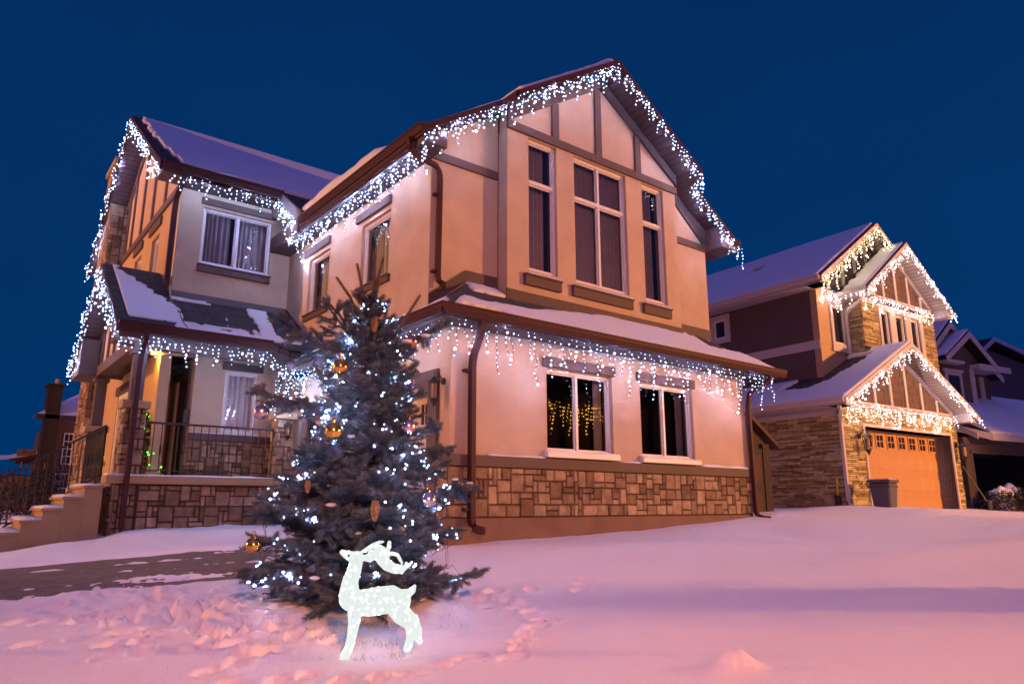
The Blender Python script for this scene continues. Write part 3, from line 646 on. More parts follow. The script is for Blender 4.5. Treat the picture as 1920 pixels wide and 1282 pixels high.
def hw(s, t):
    lim = .45*np.clip(1-t/4.6, 0, 1)*0+.16+.22*np.clip(1-t/1.8, 0, 1)+.12*fbm(t*9, s*.5, 61)
    edge = np.where(s < lim, -1, .07+.04*fbm(s*.7, t*.9, 63))
    edge = np.where(t > 5.08, -1, edge)
    return np.where((s > 2.35) & (t < (s-2.35)*1.2-1.3+1.3*(s < 2.36)), -1, edge)
roof_snow(H, (2.6, 14.2, 8.10), (1, 0, 0), (0, 1/nW, .68/nW), 7.6, 5.2, hw, .07)
# low strip of wing roof beside the valley
roof_snow(H, (2.6, 14.2, 8.10), (1, 0, 0), (0, -1/nW, -.68/nW), 2.32, .01, lambda s, t: np.where(s > 99, .05, -1.), .07) if False else None
# chimney on the gable end
m = MB(); m.box((2.70, 20.62, .5), (3.1, 21.9, 10.65)); m.build('chimney', mortar, H)
cob = bpy.data.objects[[o.name for o in H.children if o.name.startswith('chimney')][0]]
m = ashlar(FY(20.62), 2.68, 3.1, .8, 10.65, unit=.11, seed=21, prot=.035); ashlar(FX(2.70), 20.6, 21.9, .8, 10.65, unit=.11, seed=22, prot=.035, mb=None)
m.build('stone_veneer', stone, cob); ashlar(FX(2.70), 20.6, 21.9, .8, 10.65, unit=.11, seed=22, prot=.035).build('stone_veneer', stone, cob)
m = MB(); m.box((2.62, 20.53, 10.65), (3.1, 22.0, 10.77)); m.build('chimney_cap', conc, cob)
# downspout on the wing corner
down(H, [(3.02, 14.16, 8.0), (3.02, 14.3, 7.85), (3.0, 14.62, 7.6), (3.0, 14.66, 7.3), (3.0, 14.66, 5.75)], wx=.1, wy=.1)
# ---- porch: recess walls, door, window
lw2 = (4.28, 4.94, 2.99, 4.24)
m = wall(FW, 3.7, XL, 2.0, 4.45, [lw2]); m.build('wall', stucco, H)
window(H, FW, *lw2, roomd=.8, recess=.05, cmat=white); lintel(H, FW, 4.22, 5.02, 4.26, 4.41)
m = MB(FW); m.box((3.68, -.05, 2.84), (XL, .06, 2.965)); m.build('belt_trim', trim, H); ledge_snow(FW, 3.75, 5.35, 2.965, 0, .055, .03)
m = MB(FW); m.box((3.69, -.02, 2.0), (XL, .012, 2.84)); m.build('mortar_bed', mortar, H)
ashlar(FY(DW-.012), 3.68, XL, 2.01, 2.83, unit=.085, seed=31, prot=.03).build('stone_veneer', stone, H)
m = wall(FX(3.7), DW+.2, 16.6, 2.0, 4.45, [(15.1, 16.05, 2.0, 4.12)]); m.build('wall', stucco, H)
ashlar(FX(3.69), DW-.02, 15.0, 2.01, 2.83, unit=.085, seed=33, prot=.03).build('stone_veneer', stone, H)
m = MB(FX(3.7)); m.box((14.97, 0, 2.0), (15.1, .04, 4.25)); m.box((16.05, 0, 2.0), (16.18, .04, 4.25)); m.box((15.1, 0, 4.12), (16.05, .04, 4.25)); m.build('door_trim', trim, H)
m = MB(FX(3.7)); m.box((15.1, -.1, 2.0), (16.05, -.05, 4.12))
for (p, q) in ((2.2, 2.8), (2.95, 3.9)): m.box((15.25, -.05, p), (15.55, -.03, q)); m.box((15.65, -.05, p), (15.9, -.03, q))
do = m.build('front_door', wood, H, bevel=.01); m = MB(FX(3.7)); m.ball((15.2, .0, 3.0), .03, 8, 6); m.build('door_handle', iron, do)
m = MB(FX(3.7)); m.box((14.78, .0, 3.15), (14.93, .12, 3.42)); m.build('mailbox', iron, H, bevel=.01)
m = wall(FY(16.6), 3.1, 3.7, 2.0, 4.45, []); m.build('wall', stucco_tan, H)
m = wall(FX(3.09), 19, 19.01, 2.0, 4.4, []); 
# porch floor, ledge wall, steps
m = MB(); m.box((2.33, 13.62, .4), (5.42, 19.2, 1.98)); m.build('porch_floor', conc, H)
m = MB(); m.box((2.36, 13.60, .5), (5.35, 13.619, 1.95)); m.build('mortar_bed', mortar, H)
ashlar(FY(13.60), 2.7, 5.3, .88, 1.94, unit=.085, seed=41, prot=.035).build('stone_veneer', stone, H)
ashlar(FY(13.57), 2.33, 2.66, .88, 1.94, unit=.085, seed=42, prot=.035).build('stone_veneer', stone, H)
ashlar(FX(2.33), 13.58, 15.2, .88, 1.94, unit=.085, seed=43, prot=.03).build('stone_veneer', stone, H)
m = MB(); m.box((2.18, 13.50, 1.955), (5.4, 13.95, 2.09)); m.build('ledge', conc, H, bevel=.01)
ledge_snow(FY(13.9), 2.2, 5.35, 2.09, 0, .395, .035)
st = MB()
tops = [1.92, 1.74, 1.56, 1.38, 1.20, 1.02, .90]; 
for i, z in enumerate(tops):
    x1 = 2.18-.265*i; x0 = x1-.265; st.box((x0, 13.62, .4), (x1, 15.25, z-.045)); st.box((x0-.03, 13.58, z-.044), (x1-.001, 15.28, z))
so = st.build('porch_steps', conc, H, bevel=.004)
for i, z in enumerate(tops):
    x1 = 2.18-.265*i; x0 = x1-.265
    s = MB(); n = 20; vs = []
    for k_ in range(n+1):
        y = 13.6+1.66*k_/n; hh = .03+.04*float(vnoise(y*3, i*5.1)); vs += [(x0-.02, y, z), (x0, y, z+hh*.8), (x1, y, z+hh), (x1, y, z)]
    s.add(vs, [(4*q+k_, 4*q+k_+1, 4*q+k_+5, 4*q+k_+4) for q in range(n) for k_ in range(3)]+[(0, 1, 2, 3)]); s.build('step_snow', snowr, so, smooth=True)
def pier(x0, x1, y0, y1, z0, z1, seed):
    m = MB(); m.box((x0+.02, y0+.02, z0), (x1-.02, y1-.02, z1)); po = m.build('pier', mortar, H)
    for f, a, b, q in ((FY(y0+.02), x0, x1, 0), (FX(x0+.02), y0, y1, 1)): ashlar(f, a, b, z0, z1, unit=.085, seed=seed+q, prot=.03, my=3, mx=4).build('stone_veneer', stone, po)
    ashlar(lambda p: (x1-.02+p[1], p[0], p[2]), y0, y1, z0, z1, unit=.085, seed=seed+5, prot=.03).build('stone_veneer', stone, po)
    m = MB(); m.box((x0-.05, y0-.05, z1), (x1+.05, y1+.05, z1+.13)); m.build('pier_cap', conc, po, bevel=.01)
    m = MB(); m.box(((x0+x1)/2-.1, (y0+y1)/2-.1, z1+.131), ((x0+x1)/2+.1, (y0+y1)/2+.1, 4.3)); m.box(((x0+x1)/2-.14, (y0+y1)/2-.14, 4.18), ((x0+x1)/2+.14, (y0+y1)/2+.14, 4.26)); m.build('post', trim, H)
pier(2.34, 2.69, 13.55, 13.9, 2.09, 3.22, 51); pier(2.34, 2.69, 17.3, 17.65, 2.0, 3.1, 61); pier(4.98, 5.3, 13.55, 13.88, 2.09, 3.22, 71)
m = MB(); m.box((2.40, 13.65, 4.3), (2.62, 18.0, 4.52)); m.box((2.62, 13.65, 4.3), (5.4, 13.85, 4.52)); m.build('porch_beam', trim, H)
m = MB(); m.slab([(2.6, 13.2, 4.56), (5.4, 13.2, 4.56), (5.4, 19, 4.56), (2.6, 19, 4.56)], .03, ((0, 0, 0), (0, 1, 0), (1, 0, 0))); m.build('porch_ceiling', soffb, H)
pz = lambda y: 4.60+.65*(y-13.2); pr_ = 15.9
m = MB(); m.prism([(2.45, 13.6, 4.52), (2.45, 18.2, 4.52), (2.45, pr_, pz(pr_)-.16)], (.12, 0, 0)); m.build('wall', stucco, H)
for y in (14.6, 15.25, 15.9, 16.55, 17.2):
    zt = min(pz(y), pz(2*pr_-y))-.28
    if zt > 4.75: m = MB(FX(2.45)); m.box((y-.05, 0, 4.53), (y+.05, .04, zt)); m.build('timber_post', trim, H)
for y0, y1 in ((13.3, pr_), (pr_, 18.5)):
    z0, z1 = min(pz(y0), pz(2*pr_-y0)), min(pz(y1), pz(2*pr_-y1)); m = MB(); m.prism([(2.40, y0, z0-.16), (2.40, y1, z1-.16), (2.40, y1, z1-.32), (2.40, y0, z0-.32)], (.05, 0, 0)); m.build('frieze_board', trim, H)
slope(H, AX, 13.2, 4.60, pr_, pz(pr_), 2.05, 3.1, soffb, fascia=gutm, poly=[(13.2, 2.05), (13.2, 4.62), (12.98, 4.93), (12.98, XL), (DW, XL), (DW, 3.1), (pr_, 3.1), (pr_, 2.05)])
slope(H, AX, 18.6, 4.60, pr_, pz(pr_), 2.05, 3.1, soffb, fascia=gutm)
gutter(H, (2.03, 13.22, 4.62), (4.64, 13.22, 4.62), (0, -1, 0), .16, .12)
m = MB(); m.prism([(2.07, 17.5, 4.32), (2.07, 18.6, 4.32), (2.07, 18.6, 4.46), (2.07, 17.5, 5.1)], (.34, 0, 0)); m.build('eave_return', soffm, H)
m = MB(); m.prism([(2.07, 13.22, 4.36), (2.07, 14.0, 4.36), (2.07, 14.0, 4.95), (2.07, 13.22, 4.48)], (.34, 0, 0)); m.build('eave_return', soffm, H)
m = MB(); m.box((2.4, 13.2, 4.44), (4.64, 13.23, 4.58)); m.prism([(4.64, 13.22, 4.44), (4.64, 13.22, 4.58), (4.94, 12.98, 4.42), (4.94, 12.98, 4.28)], (.02, .03, 0)); m.build('fascia', soffm, H)
m = MB(FW); m.prism([(3.1, .0, pz(DW)-.05), (XL, .0, pz(DW)-.05), (XL, .0, pz(DW)+.12), (3.1, .0, pz(DW)+.12)], (0, .02, 0)); m.build('flashing', mat('grey_flashing', (.10, .10, .13), .5), H)
m = MB(FX(XL)); m.prism([(12.9, .0, pz(12.9)-.03), (DW, .0, pz(DW)-.03), (DW, .0, pz(DW)+.13), (12.9, .0, pz(12.9)+.13)], (0, .02, 0)); m.build('flashing', trim, H)
m = MB(); m.prism([(3.08, 14.66, pz(14.66)), (3.08, 15.85, pz(15.85)), (3.08, 14.66, pz(14.66)+.42)], (.015, 0, 0)); m.build('flashing', MATS['grey_flashing'], H)
nP = math.hypot(1, .65)
def hp(s, t):
    te = np.floor(t/.105)*1.7; row = fbm(s*2.3, te*3.1, 71, 3)+.45*fbm(s*8, te*5.3, 73, 2)
    left = np.clip((s-.13-.05*row)*14, 0, 1)*np.clip((1.12-.42*np.clip(t-1.1, 0, 2)-s+.16*row)*8, 0, 1)*np.clip((t-.28-.25*row)*8, 0, 1)*1.3
    mid = np.clip((s-.8)*5, 0, 1)*(.95*np.clip(1-(t-.12)/.55, 0, 1)+.33*np.clip(1-(t-.5)/.7, 0, 1)*np.clip(1.7-s, 0, 1))*np.clip((t-.02)*20, .4, 1)
    top = 1.2*((s > 1.03) & (s < 1.75+.3*row) & (t > 1.60+.05*row) & (t < 1.78))
    right = 1.2*((s > 2.46+.10*row+.02*t) & (s < 2.74+.10*t) & (t < 1.74) & (t > .0))
    d = np.maximum(np.maximum(left, mid), np.maximum(top, right))
    on = (d+1.15*row > .55) & ~((s > 1.02) & (t > 1.80)) & ~((s > 2.62) & (t < .02))
    return np.where(on, .022+.03*fbm(s*3, t*3, 77), -1)
roof_snow(H, (2.05, 13.2, 4.60), (1, 0, 0), (0, 1/nP, .65/nP), 3.36, 3.2, hp, .024)
m = MB(); m.tube([(3.05, 14.6, 5.78), (3.06, 14.4, pz(14.4)+.03), (3.12, 13.9, pz(13.9)+.03), (3.10, 13.5, pz(13.5)+.03), (3.13, 13.25, 4.67)], .014, 6); m.build('roof_cable', conc, H)
down(H, [(2.47, 13.12, 4.5), (2.47, 13.14, 4.35), (2.48, 13.42, 4.15), (2.48, 13.46, 3.95), (2.48, 13.46, 1.25), (2.46, 13.42, 1.1), (2.36, 13.25, 1.06)], wx=.085, wy=.09)
def lantern(parent, p, out, s=1.0, m_=iron):
    o = Vector(out); p = Vector(p); c = p+o*.16*s; b = MB()
    b.tube([p-o*.0, p+o*.02*s], [.05*s, .05*s], 10); b.tube([p+o*.01, p+o*.09*s+Vector((0, 0, .10*s)), c+Vector((0, 0, .12*s)), c+Vector((0, 0, .02*s))], .009*s, 6)
    z = c.z
    for k_ in range(6):
        a = math.pi/3*k_; q = Vector((math.cos(a), math.sin(a), 0)); b.tube([c+q*.085*s+Vector((0, 0, -.02*s)), c+q*.06*s+Vector((0, 0, -.26*s))], .006*s, 4)
    b.tube([c+Vector((0, 0, .06*s)), c+Vector((0, 0, .03*s)), c+Vector((0, 0, -.02*s))], [.012*s, .05*s, .105*s], 6)
    b.tube([c+Vector((0, 0, -.26*s)), c+Vector((0, 0, -.29*s)), c+Vector((0, 0, -.37*s))], [.066*s, .05*s, .008*s], 6)
    lo = b.build('wall_lantern', m_, parent); g = MB(); g.tube([c+Vector((0, 0, -.24*s)), c+Vector((0, 0, -.05*s))], [.035*s, .035*s], 10); g.build('lamp_glass', conc, lo); return lo
lantern(H, (XL, 8.42, 3.30), (-1, 0, 0), 1.0)
lantern(H, (5.14, 13.55, 3.1), (0, -1, 0), .8)
pl_ = MB(); pl_.tube([(3.0, 15.0, 4.53), (3.0, 15.0, 4.46)], [.09, .11], 14); plo = pl_.build('porch_light', mat('porch_lamp_glass', (1,)*3, emit=(1.0, .55, .12), estr=3), H)
lamp((3.0, 15.0, 4.38), 20, (1.0, .55, .10), .06)  # light of the porch ceiling lamp, not a street lamp
# iron railings
def railing(parent, p0, p1, h=.95, step=.13, lowz=.1, ornament=True):
    p0, p1 = Vector(p0), Vector(p1); b = MB(); n = max(2, int((p1-p0).length/step)); up = Vector((0, 0, 1))
    b.pref = 1; b.rect_tube([p0+up*h, p1+up*h], .05, .035); b.tube([p0+up*lowz, p1+up*lowz], .012, 4)
    for i in range(n+1):
        q = p0.lerp(p1, i/n); r_ = .016 if i in (0, n) else .0085
        b.tube([q+up*(0 if i in (0, n) else lowz), q+up*h], r_, 5)
        if ornament and 0 < i < n and i % 2 == 0: b.tube([q+up*(lowz+.28*h), q+up*(lowz+.34*h), q+up*(lowz+.44*h), q+up*(lowz+.50*h)], [.009, .018, .018, .009], 6)
    return b.build('railing', iron, parent)
railing(H, (2.74, 13.72, 2.09), (4.97, 13.72, 2.09), .92)
railing(H, (2.36, 15.15, 2.05), (.30, 15.15, .68), 1.0, .14)
railing(H, (2.36, 15.15, 2.0), (2.36, 17.3, 2.0), 1.0, .14)
railing(H, (2.40, 13.95, 2.0), (2.40, 15.1, 2.0), .01, .5, ornament=False) if False else None
# interior warm decoration lights seen through the front room window
# ================================================================== strings of lights
def ico(r=1.0):
    bm = bmesh.new(); bmesh.ops.create_icosphere(bm, subdivisions=1, radius=r); me = bpy.data.meshes.new('bulb'); bm.to_mesh(me); bm.free()
    return me
ICO = {}
def bulb_mesh(m_):
    if m_.name not in ICO:
        me = ico(); me.materials.append(m_); me.polygons.foreach_set('use_smooth', [True]*len(me.polygons)); ICO[m_.name] = me
    return ICO[m_.name]
ICOV = None
def light_string(name, label, cat, group, cable_paths, bulbs, m_, parent_loc, maxind=100, wr=.0045):
    """bulbs: list of (pos, radius); cable_paths: list of point lists"""
    global ICOV
    root = empty(name, parent_loc); tag(root, label, cat, group)
    cb = MB()
    for p in cable_paths:
        if len(p) > 1: cb.tube(p, wr, 4, close=False)
    cb.build('cable', wire, root)
    bulbs = sorted(bulbs, key=lambda b: -b[1]/(Vector(b[0])-CAM).length); mb_ = BRIGHT.get(m_.name, m_)
    for p, r, *g in bulbs[:maxind]:
        o = bpy.data.objects.new('bulb', bulb_mesh(mb_ if g and g[0] else m_)); o.location = p; o.scale = (r, r, r); C.objects.link(o); o.parent = root; o.matrix_parent_inverse = WM[root.name].inverted()
    rest = bulbs[maxind:]
    if rest:
        if ICOV is None:
            t = ico(); ICOV = ([tuple(v.co) for v in t.vertices], [tuple(p.vertices) for p in t.polygons])
        b = MB()
        for p, r, *g in rest:
            b.cm = 1 if g and g[0] else 0
            b.add([(p[0]+v[0]*r, p[1]+v[1]*r, p[2]+v[2]*r) for v in ICOV[0]], ICOV[1])
        o = b.build('bulbs', [m_, mb_], root); o['kind'] = 'stuff'
    return root
def icicle(path, spacing=.105, lo=.06, hi=.45, seed=0, rad=0.0092, bs=.075, pull=(0, 0), amp=.02, dens=1.0, lenf=None, big=.10):
    r = random.Random(seed); P = [Vector(p) for p in path]; L = [0]
    for a, b in zip(P, P[1:]): L.append(L[-1]+(b-a).length)
    def at(s):
        for i in range(len(P)-1):
            if s <= L[i+1]+1e-9: return P[i].lerp(P[i+1], (s-L[i])/max(1e-9, L[i+1]-L[i]))
        return P[-1]
    n = max(2, int(L[-1]/.09)); head = []
    for i in range(n+1):
        p = at(L[-1]*i/n); head.append(p+Vector((r.uniform(-1, 1), r.uniform(-1, 1), r.uniform(-1.2, .2)))*.012)
    cables = [head]; bulbs = []; cnt = [0]; s = r.uniform(0, spacing); pat = [.55, 1., .35, .75, .25]; i = 0
    while s < L[-1]:
        p = at(s); f_ = pat[i % 5]; ln = (lo+(hi-lo)*f_*r.uniform(.6, 1.05))*(lenf(s/L[-1]) if lenf else 1); sway = Vector((pull[0]+r.gauss(0, .12), pull[1]+r.gauss(0, .12), 0)); d = [p]; k_ = 0; z = 0
        curl = r.uniform(-.25, .25)
        while z < ln:
            z += bs*r.uniform(.75, 1.2); q = p+Vector((0, 0, -z))+sway*z+Vector((math.sin(z*21+i)*amp, math.cos(z*17+i*2)*amp, 0)); d.append(q)
            if r.random() < dens:
                cnt[0] += 1; br = cnt[0] % max(2, round(1/big)) == 0; bulbs.append((tuple(q+Vector((r.uniform(-1, 1), r.uniform(-1, 1), r.uniform(-.6, .6)))*.013), (rad*1.18*r.uniform(.6, 1.3)) if not br else rad*.85, br))
        cables.append(d)
        if r.random() < .55: bulbs.append((tuple(p+Vector((r.uniform(-1, 1), r.uniform(-1, 1), r.uniform(-1, .2)))*.015), rad*r.uniform(.6, 1.1), False))
        s += spacing*r.uniform(.75, 1.25); i += 1
    return cables, bulbs
GRP = 'icicle light strings on the middle house'
def add_string(label, path, seed, m_=cold, grp=GRP, **k):
    c, b = icicle(path, seed=seed, **k); return light_string('icicle_lights', label, 'light string', grp, c, b, m_, tuple(path[0]))
add_string('white icicle lights along the low gutter above the two front windows', [(5.05, 7.84, 4.06), (12.85, 7.84, 4.06)], 1, hi=.74, lo=.05, spacing=.13, pull=(.05, .1), rad=0.0085, lenf=lambda t: .8+.35*abs(math.sin(t*9))-.15*t)
add_string('white icicle lights under the low gutter over the garage door, behind the spruce', [(5.07, 7.95, 4.05), (5.07, 12.7, 4.05), (4.95, 13.1, 4.1)], 2, hi=.46, spacing=.10, rad=0.0089, lenf=lambda t: .9+(.9 if t > .9 else 0))
add_string('white icicle lights under the long upper gutter above the side windows', [(5.10, 8.6, 6.90), (5.10, 13.0, 6.90), (5.05, 13.9, 7.25)], 3, hi=.44, lo=.05, spacing=.088, pull=(.08, -.1), rad=0.0107, lenf=lambda t: 1+(.45 if t > .86 else 0))
rk = lambda x, y: (x, y, RZ(x)-.12)
add_string('white icicle lights on both slopes of the large front gable', [rk(4.95, 8.44), rk(6.50, 8.44), rk(6.55, 8.09), rk(8.93, 8.09), rk(11.3, 8.09), rk(11.35, 8.44), rk(12.98, 8.44)], 4, hi=.40, lo=.03, spacing=.075, rad=0.0107, pull=(0, .12), lenf=lambda t: 1.0+(.35 if t > .93 else 0)-(.2 if .5 < t < .9 else 0), big=.08)
add_string('white icicle lights under the short upper gutter above the left curtained window', [(2.75, 14.24, 7.93), (4.92, 14.24, 7.93), (4.9, 13.9, 7.65), (4.93, 13.3, 7.2)], 5, hi=.40, spacing=.105, rad=0.0115, lenf=lambda t: .85+(.5 if t > .72 else 0))
add_string('dense white icicle lights on the tall left gable', [(2.55, 14.25, 7.98), (2.55, 18.5, wz(18.5)-.1), (2.55, 22.75, 7.95)], 6, hi=.42, lo=.02, amp=.06, spacing=.125, rad=0.0137, lenf=lambda t: 1.25 if t < .12 else .85, pull=(0, 0), dens=.8)
add_string('dense white icicle lights on the small porch gable', [(2.0, 13.25, 4.55), (2.0, 15.9, pz(15.9)-.1), (2.0, 18.65, 4.45)], 7, hi=.38, lo=.02, amp=.06, spacing=.115, rad=0.0122)
add_string('white icicle lights under the porch gutter above the railing', [(2.08, 13.30, 4.42), (4.62, 13.30, 4.42), (4.93, 13.08, 4.15)], 8, hi=.36, spacing=.095, rad=0.0107, lenf=lambda t: 1.0)
add_string('white light drops hanging beside the right porch pier', [(4.78, 13.2, 4.1), (5.25, 13.0, 4.1)], 9, hi=.95, lo=.4, spacing=.07, rad=0.0104)

# ================================================================== NEIGHBOURING HOUSE
an = R(-3.5); C0 = Vector((17.78, 9.158, 0)); ex = Vector((math.cos(an), math.sin(an), 0)); ey = Vector((-math.sin(an), math.cos(an), 0))
NF = lambda p: tuple(C0+ex*p[0]+ey*p[1]+Vector((0, 0, p[2])))
NY = lambda pos: (lambda p: NF((p[0], pos-p[1], p[2])))
NX = lambda pos: (lambda p: NF((pos-p[1], p[0], p[2])))
HN = empty('brick_house', NF((3, 4, 1.4))); HN.name = 'stone_house'; WM[HN.name] = Matrix.Translation(HN.location)
tag(HN, 'tan and grey house with ledgestone and an orange lit garage door, right of the middle', 'house')
m = wall(NY(0), 0, 6.17, 1.3, 4.3, [(1.1, 5.75, 1.3, 3.62)], th=.5); m.build('wall', mortar, HN)
a_ = ashlar(NY(-.0), .0, 1.06, 1.42, 4.12, unit=.07, seed=81, ledge=True, my=1); a_.build('stone_veneer', ledge_m, HN)
ashlar(NY(0), 5.80, 6.2, 1.42, 4.12, unit=.07, seed=82, ledge=True, my=1).build('stone_veneer', ledge_m, HN)
ashlar(NY(0), 1.06, 5.80, 3.67, 4.12, unit=.07, seed=83, ledge=True, my=1).build('stone_veneer', ledge_m, HN)
ashlar(NX(0), .0, 8.0, 1.42, 3.86, unit=.07, seed=84, ledge=True, my=1).build('stone_veneer', ledge_m, HN)
m = MB(NF); m.box((0.0, .5, 1.3), (.2, 8, 4.1)); m.build('wall', mortar, HN); m = MB(NF); m.box((5.97, .5, 1.3), (6.17, 8, 4.1)); m.build('wall', mortar, HN)
m = MB(NX(0)); m.box((0.05, .0, 3.86), (8, .035, 4.12)); m.build('belt_trim', whitem, HN)
m = MB(NY(0)); m.box((-.02, 0.0, 4.12), (6.2, .05, 4.27)); m.build('belt_trim', whitem, HN)
m = MB(NY(0)); m.box((1.03, -.44, 1.3), (1.1, .04, 3.69)); m.box((5.75, -.44, 1.3), (5.82, .04, 3.69)); m.box((1.1, -.44, 3.62), (5.75, .04, 3.69)); m.build('door_trim', whitem, HN)
garage_door(HN, NY(0), 1.1, 5.75, 1.3, 3.62, .42, orangedoor, 8, 4, wfrac=.72)
gk = .513; gz = lambda u: 4.19+gk*(u+.52) if u < 3.07 else 4.19+gk*(6.66-u)
m = MB(NF); m.prism([(0, 0.02, 4.27), (6.17, .02, 4.27), (6.17, .02, gz(6.17)-.16), (3.07, .02, gz(3.07)-.16), (0, .02, gz(0)-.16)], (0, .2, 0)); m.build('gable_panel', shake, HN)
def shake_rows(f, parent, u0, u1, z0, zt, pos):   # rows of shakes on a gable
    b = MB(f); z = z0; r = random.Random(int(z0*10)); 
    while z < zt(.5*(u0+u1))+.0:
        u = u0
        while u < u1:
            w_ = r.uniform(.12, .24)
            if zt(u+w_/2) > z+.22: b.box((u+.004, .0, z), (u+w_-.004, r.uniform(.015, .03), z+.2+r.uniform(-.02, .02)))
            u += w_
        z += .21
    if b.v: b.build('shakes', shake, parent)
shake_rows(NY(.02), HN, .2, 6.0, 4.28, lambda u: gz(u)-.15, 0)
for u in (.95, 1.78, 2.62, 3.45, 4.3, 5.15):
    if gz(u)-.36 > 4.3: m = MB(NY(.02)); m.box((u-.055, 0, 4.272), (u+.055, .06, gz(u)-.34)); m.build('gable_post', whitem, HN)
for x0, x1 in ((0, 3.07), (3.07, 6.17)):
    m = MB(NF); m.prism([(x0, -.05, gz(x0)-.16), (x1, -.05, gz(x1)-.16), (x1, -.05, gz(x1)-.32), (x0, -.05, gz(x0)-.32)], (0, .07, 0)); m.build('frieze_board', whitem, HN)
blk = mat('dark_shingle_edge', (.03, .02, .022), .7)
slope(HN, NF, -.52, 4.19, 3.07, gz(3.07), -.5, 8, soffw, fascia=whitem, fz=.2, poly=[(-.52, -.5), (3.07, -.5), (3.07, .62), (2.75, .62), (2.75, 1.1), (1.27, 1.1), (1.27, 8.5), (-.52, 8.5)])
slope(HN, NF, 6.66, 4.19, 3.07, gz(3.07), -.5, 8, soffw, fascia=whitem, poly=[(6.66, -.5), (3.07, -.5), (3.07, .6), (7.0-.1, .6), (6.66, 3)])
def ngut(a, b, out): 
    gutter_(HN, NF(a), NF(b), out)
def gutter_(parent, a, b, out): 
    o = gutter(parent, a, b, out, .13, .11); o.data.materials.clear(); o.data.materials.append(whitem); return o
ngut((-.5, -.5, 4.2), (-.5, 8.5, 4.2), -ex); ngut((.81, .62, 7.88), (.81, 9.5, 7.88), -ex); ngut((6.64, -.5, 4.2), (6.64, 1, 4.2), ex)
m = MB(NF); m.box((-.5, -.45, 4.02), (0, 8.5, 4.08)); m.prism([(-.5, -.46, 4.02), (0, -.46, 4.02), (0, -.46, gz(0)-.14), (-.5, -.46, 4.12)], (0, .46, 0)); m.build('eave_return', whitem, HN); m = MB(NF); m.prism([(6.62, -.46, 4.02), (6.17, -.46, 4.02), (6.17, -.46, gz(6.17)-.14), (6.62, -.46, 4.12)], (0, .46, 0)); m.build('eave_return', whitem, HN)
ng = math.hypot(1, gk); nsu = lambda u, v: tuple(C0+ex*u+ey*v)
def hng(s, t):
    te = np.floor(t/.13)*.13; h = .07+.05*fbm(s*.8, t*.9, 101)
    u = t/ng-.52; v = s-.5
    bare = (v > .1+1.0*(u < 1.3)*.0) & (v < 2.1-.35*(u-.3)+.5*fbm(te*9, s, 103)) & (u > .25+.15*(v-.2)) & (u < 2.55) & (v > .55+.0*u+.25*fbm(te*7, s*2, 104)+.75*np.clip(1.0-u, 0, 1)-.25*np.clip(u-1.3, 0, 1))
    patch = (v > .98) & (v < 1.12) & (u > 1.4)
    return np.where((u > 1.2) & (v > 1.08) | (u > 2.7) & (v > .55), -1, np.where(bare & ~patch, -1, h))
roof_snow(HN, Vector(nsu(-.52, -.5))+Vector((0, 0, 4.19)), ey, (ex+Vector((0, 0, gk)))/ng, 8.9, 4.02, hng, .07)
roof_snow(HN, Vector(nsu(6.66, -.5))+Vector((0, 0, 4.19)), ey, (-ex+Vector((0, 0, gk)))/ng, 1.1, 4.0, lambda s, t: .06+.05*fbm(s, t, 4), .1)
# upper storey
m = MB(NF); m.box((1.29, 1.29, 4.2), (1.49, 9.5, 5.93)); m.build('wall', stucco_dim, HN); m = MB(NF); m.box((1.29, 1.29, 6.19), (1.49, 9.5, 7.8)); m.build('wall', stucco_dim, HN); m = MB(NF); m.box((6.9, 1.29, 1.3), (7.1, 9.5, 7.8)); m.build('wall', stucco_dim, HN)
m = MB(NF); m.box((1.27, 1.10, 5.93), (1.49, 9.5, 6.19)); m.build('belt_trim', whitem, HN)
m = wall(NY(1.09), 1.29, 7.1, 4.4, 7.8, [(1.98, 2.68, 6.15, 7.35)]); m.build('wall', stucco_tan, HN)
window(HN, NY(1.09), 1.98, 2.68, 6.15, 7.35, recess=.03, roomd=.5, fw=.07)
m = MB(NY(1.09)); m.box((1.86, 0, 6.02), (1.98, .05, 7.5)); m.box((2.68, 0, 6.02), (2.80, .05, 7.5)); m.box((1.98, 0, 7.35), (2.68, .05, 7.5)); m.box((1.82, 0, 5.92), (2.84, .07, 6.02)); m.box((1.98, 0, 6.02), (2.68, .05, 6.15)); m.build('window_trim', whitem, HN)
m = MB(NX(1.29)); m.box((4.15, 0, 6.7), (4.9, .05, 6.82)); m.box((4.15, 0, 7.48), (4.9, .05, 7.62)); m.box((4.15, 0, 6.82), (4.3, .05, 7.48)); m.box((4.75, 0, 6.82), (4.9, .05, 7.48)); m.build('window_trim', whitem, HN)
m = MB(NX(1.29)); m.box((4.3, .0, 6.82), (4.75, .02, 7.48)); wo = m.build('window', white, HN); m = MB(NX(1.29)); m.box((4.36, .02, 6.9), (4.69, .024, 7.4)); m.build('pane', darkglass, wo)
m = wall(NY(.6), 2.72, 7.0, 5.6, 7.62, [(3.72, 4.22, 5.6, 7.32), (4.55, 5.12, 5.6, 7.32), (5.45, 6.0, 5.6, 7.32)], th=.3); m.build('wall', mortar, HN)
ashlar(NY(.6), 2.72, 3.6, 5.65, 7.6, unit=.07, seed=91, ledge=True, my=1).build('stone_veneer', ledge_m, HN)
ashlar(NY(.6), 6.2, 7.0, 5.2, 7.6, unit=.07, seed=92, ledge=True, my=1).build('stone_veneer', ledge_m, HN)
ashlar(NX(2.72), .6, 1.09, 5.65, 7.6, unit=.07, seed=93, ledge=True, my=1).build('stone_veneer', ledge_m, HN)
m = MB(NY(.6))
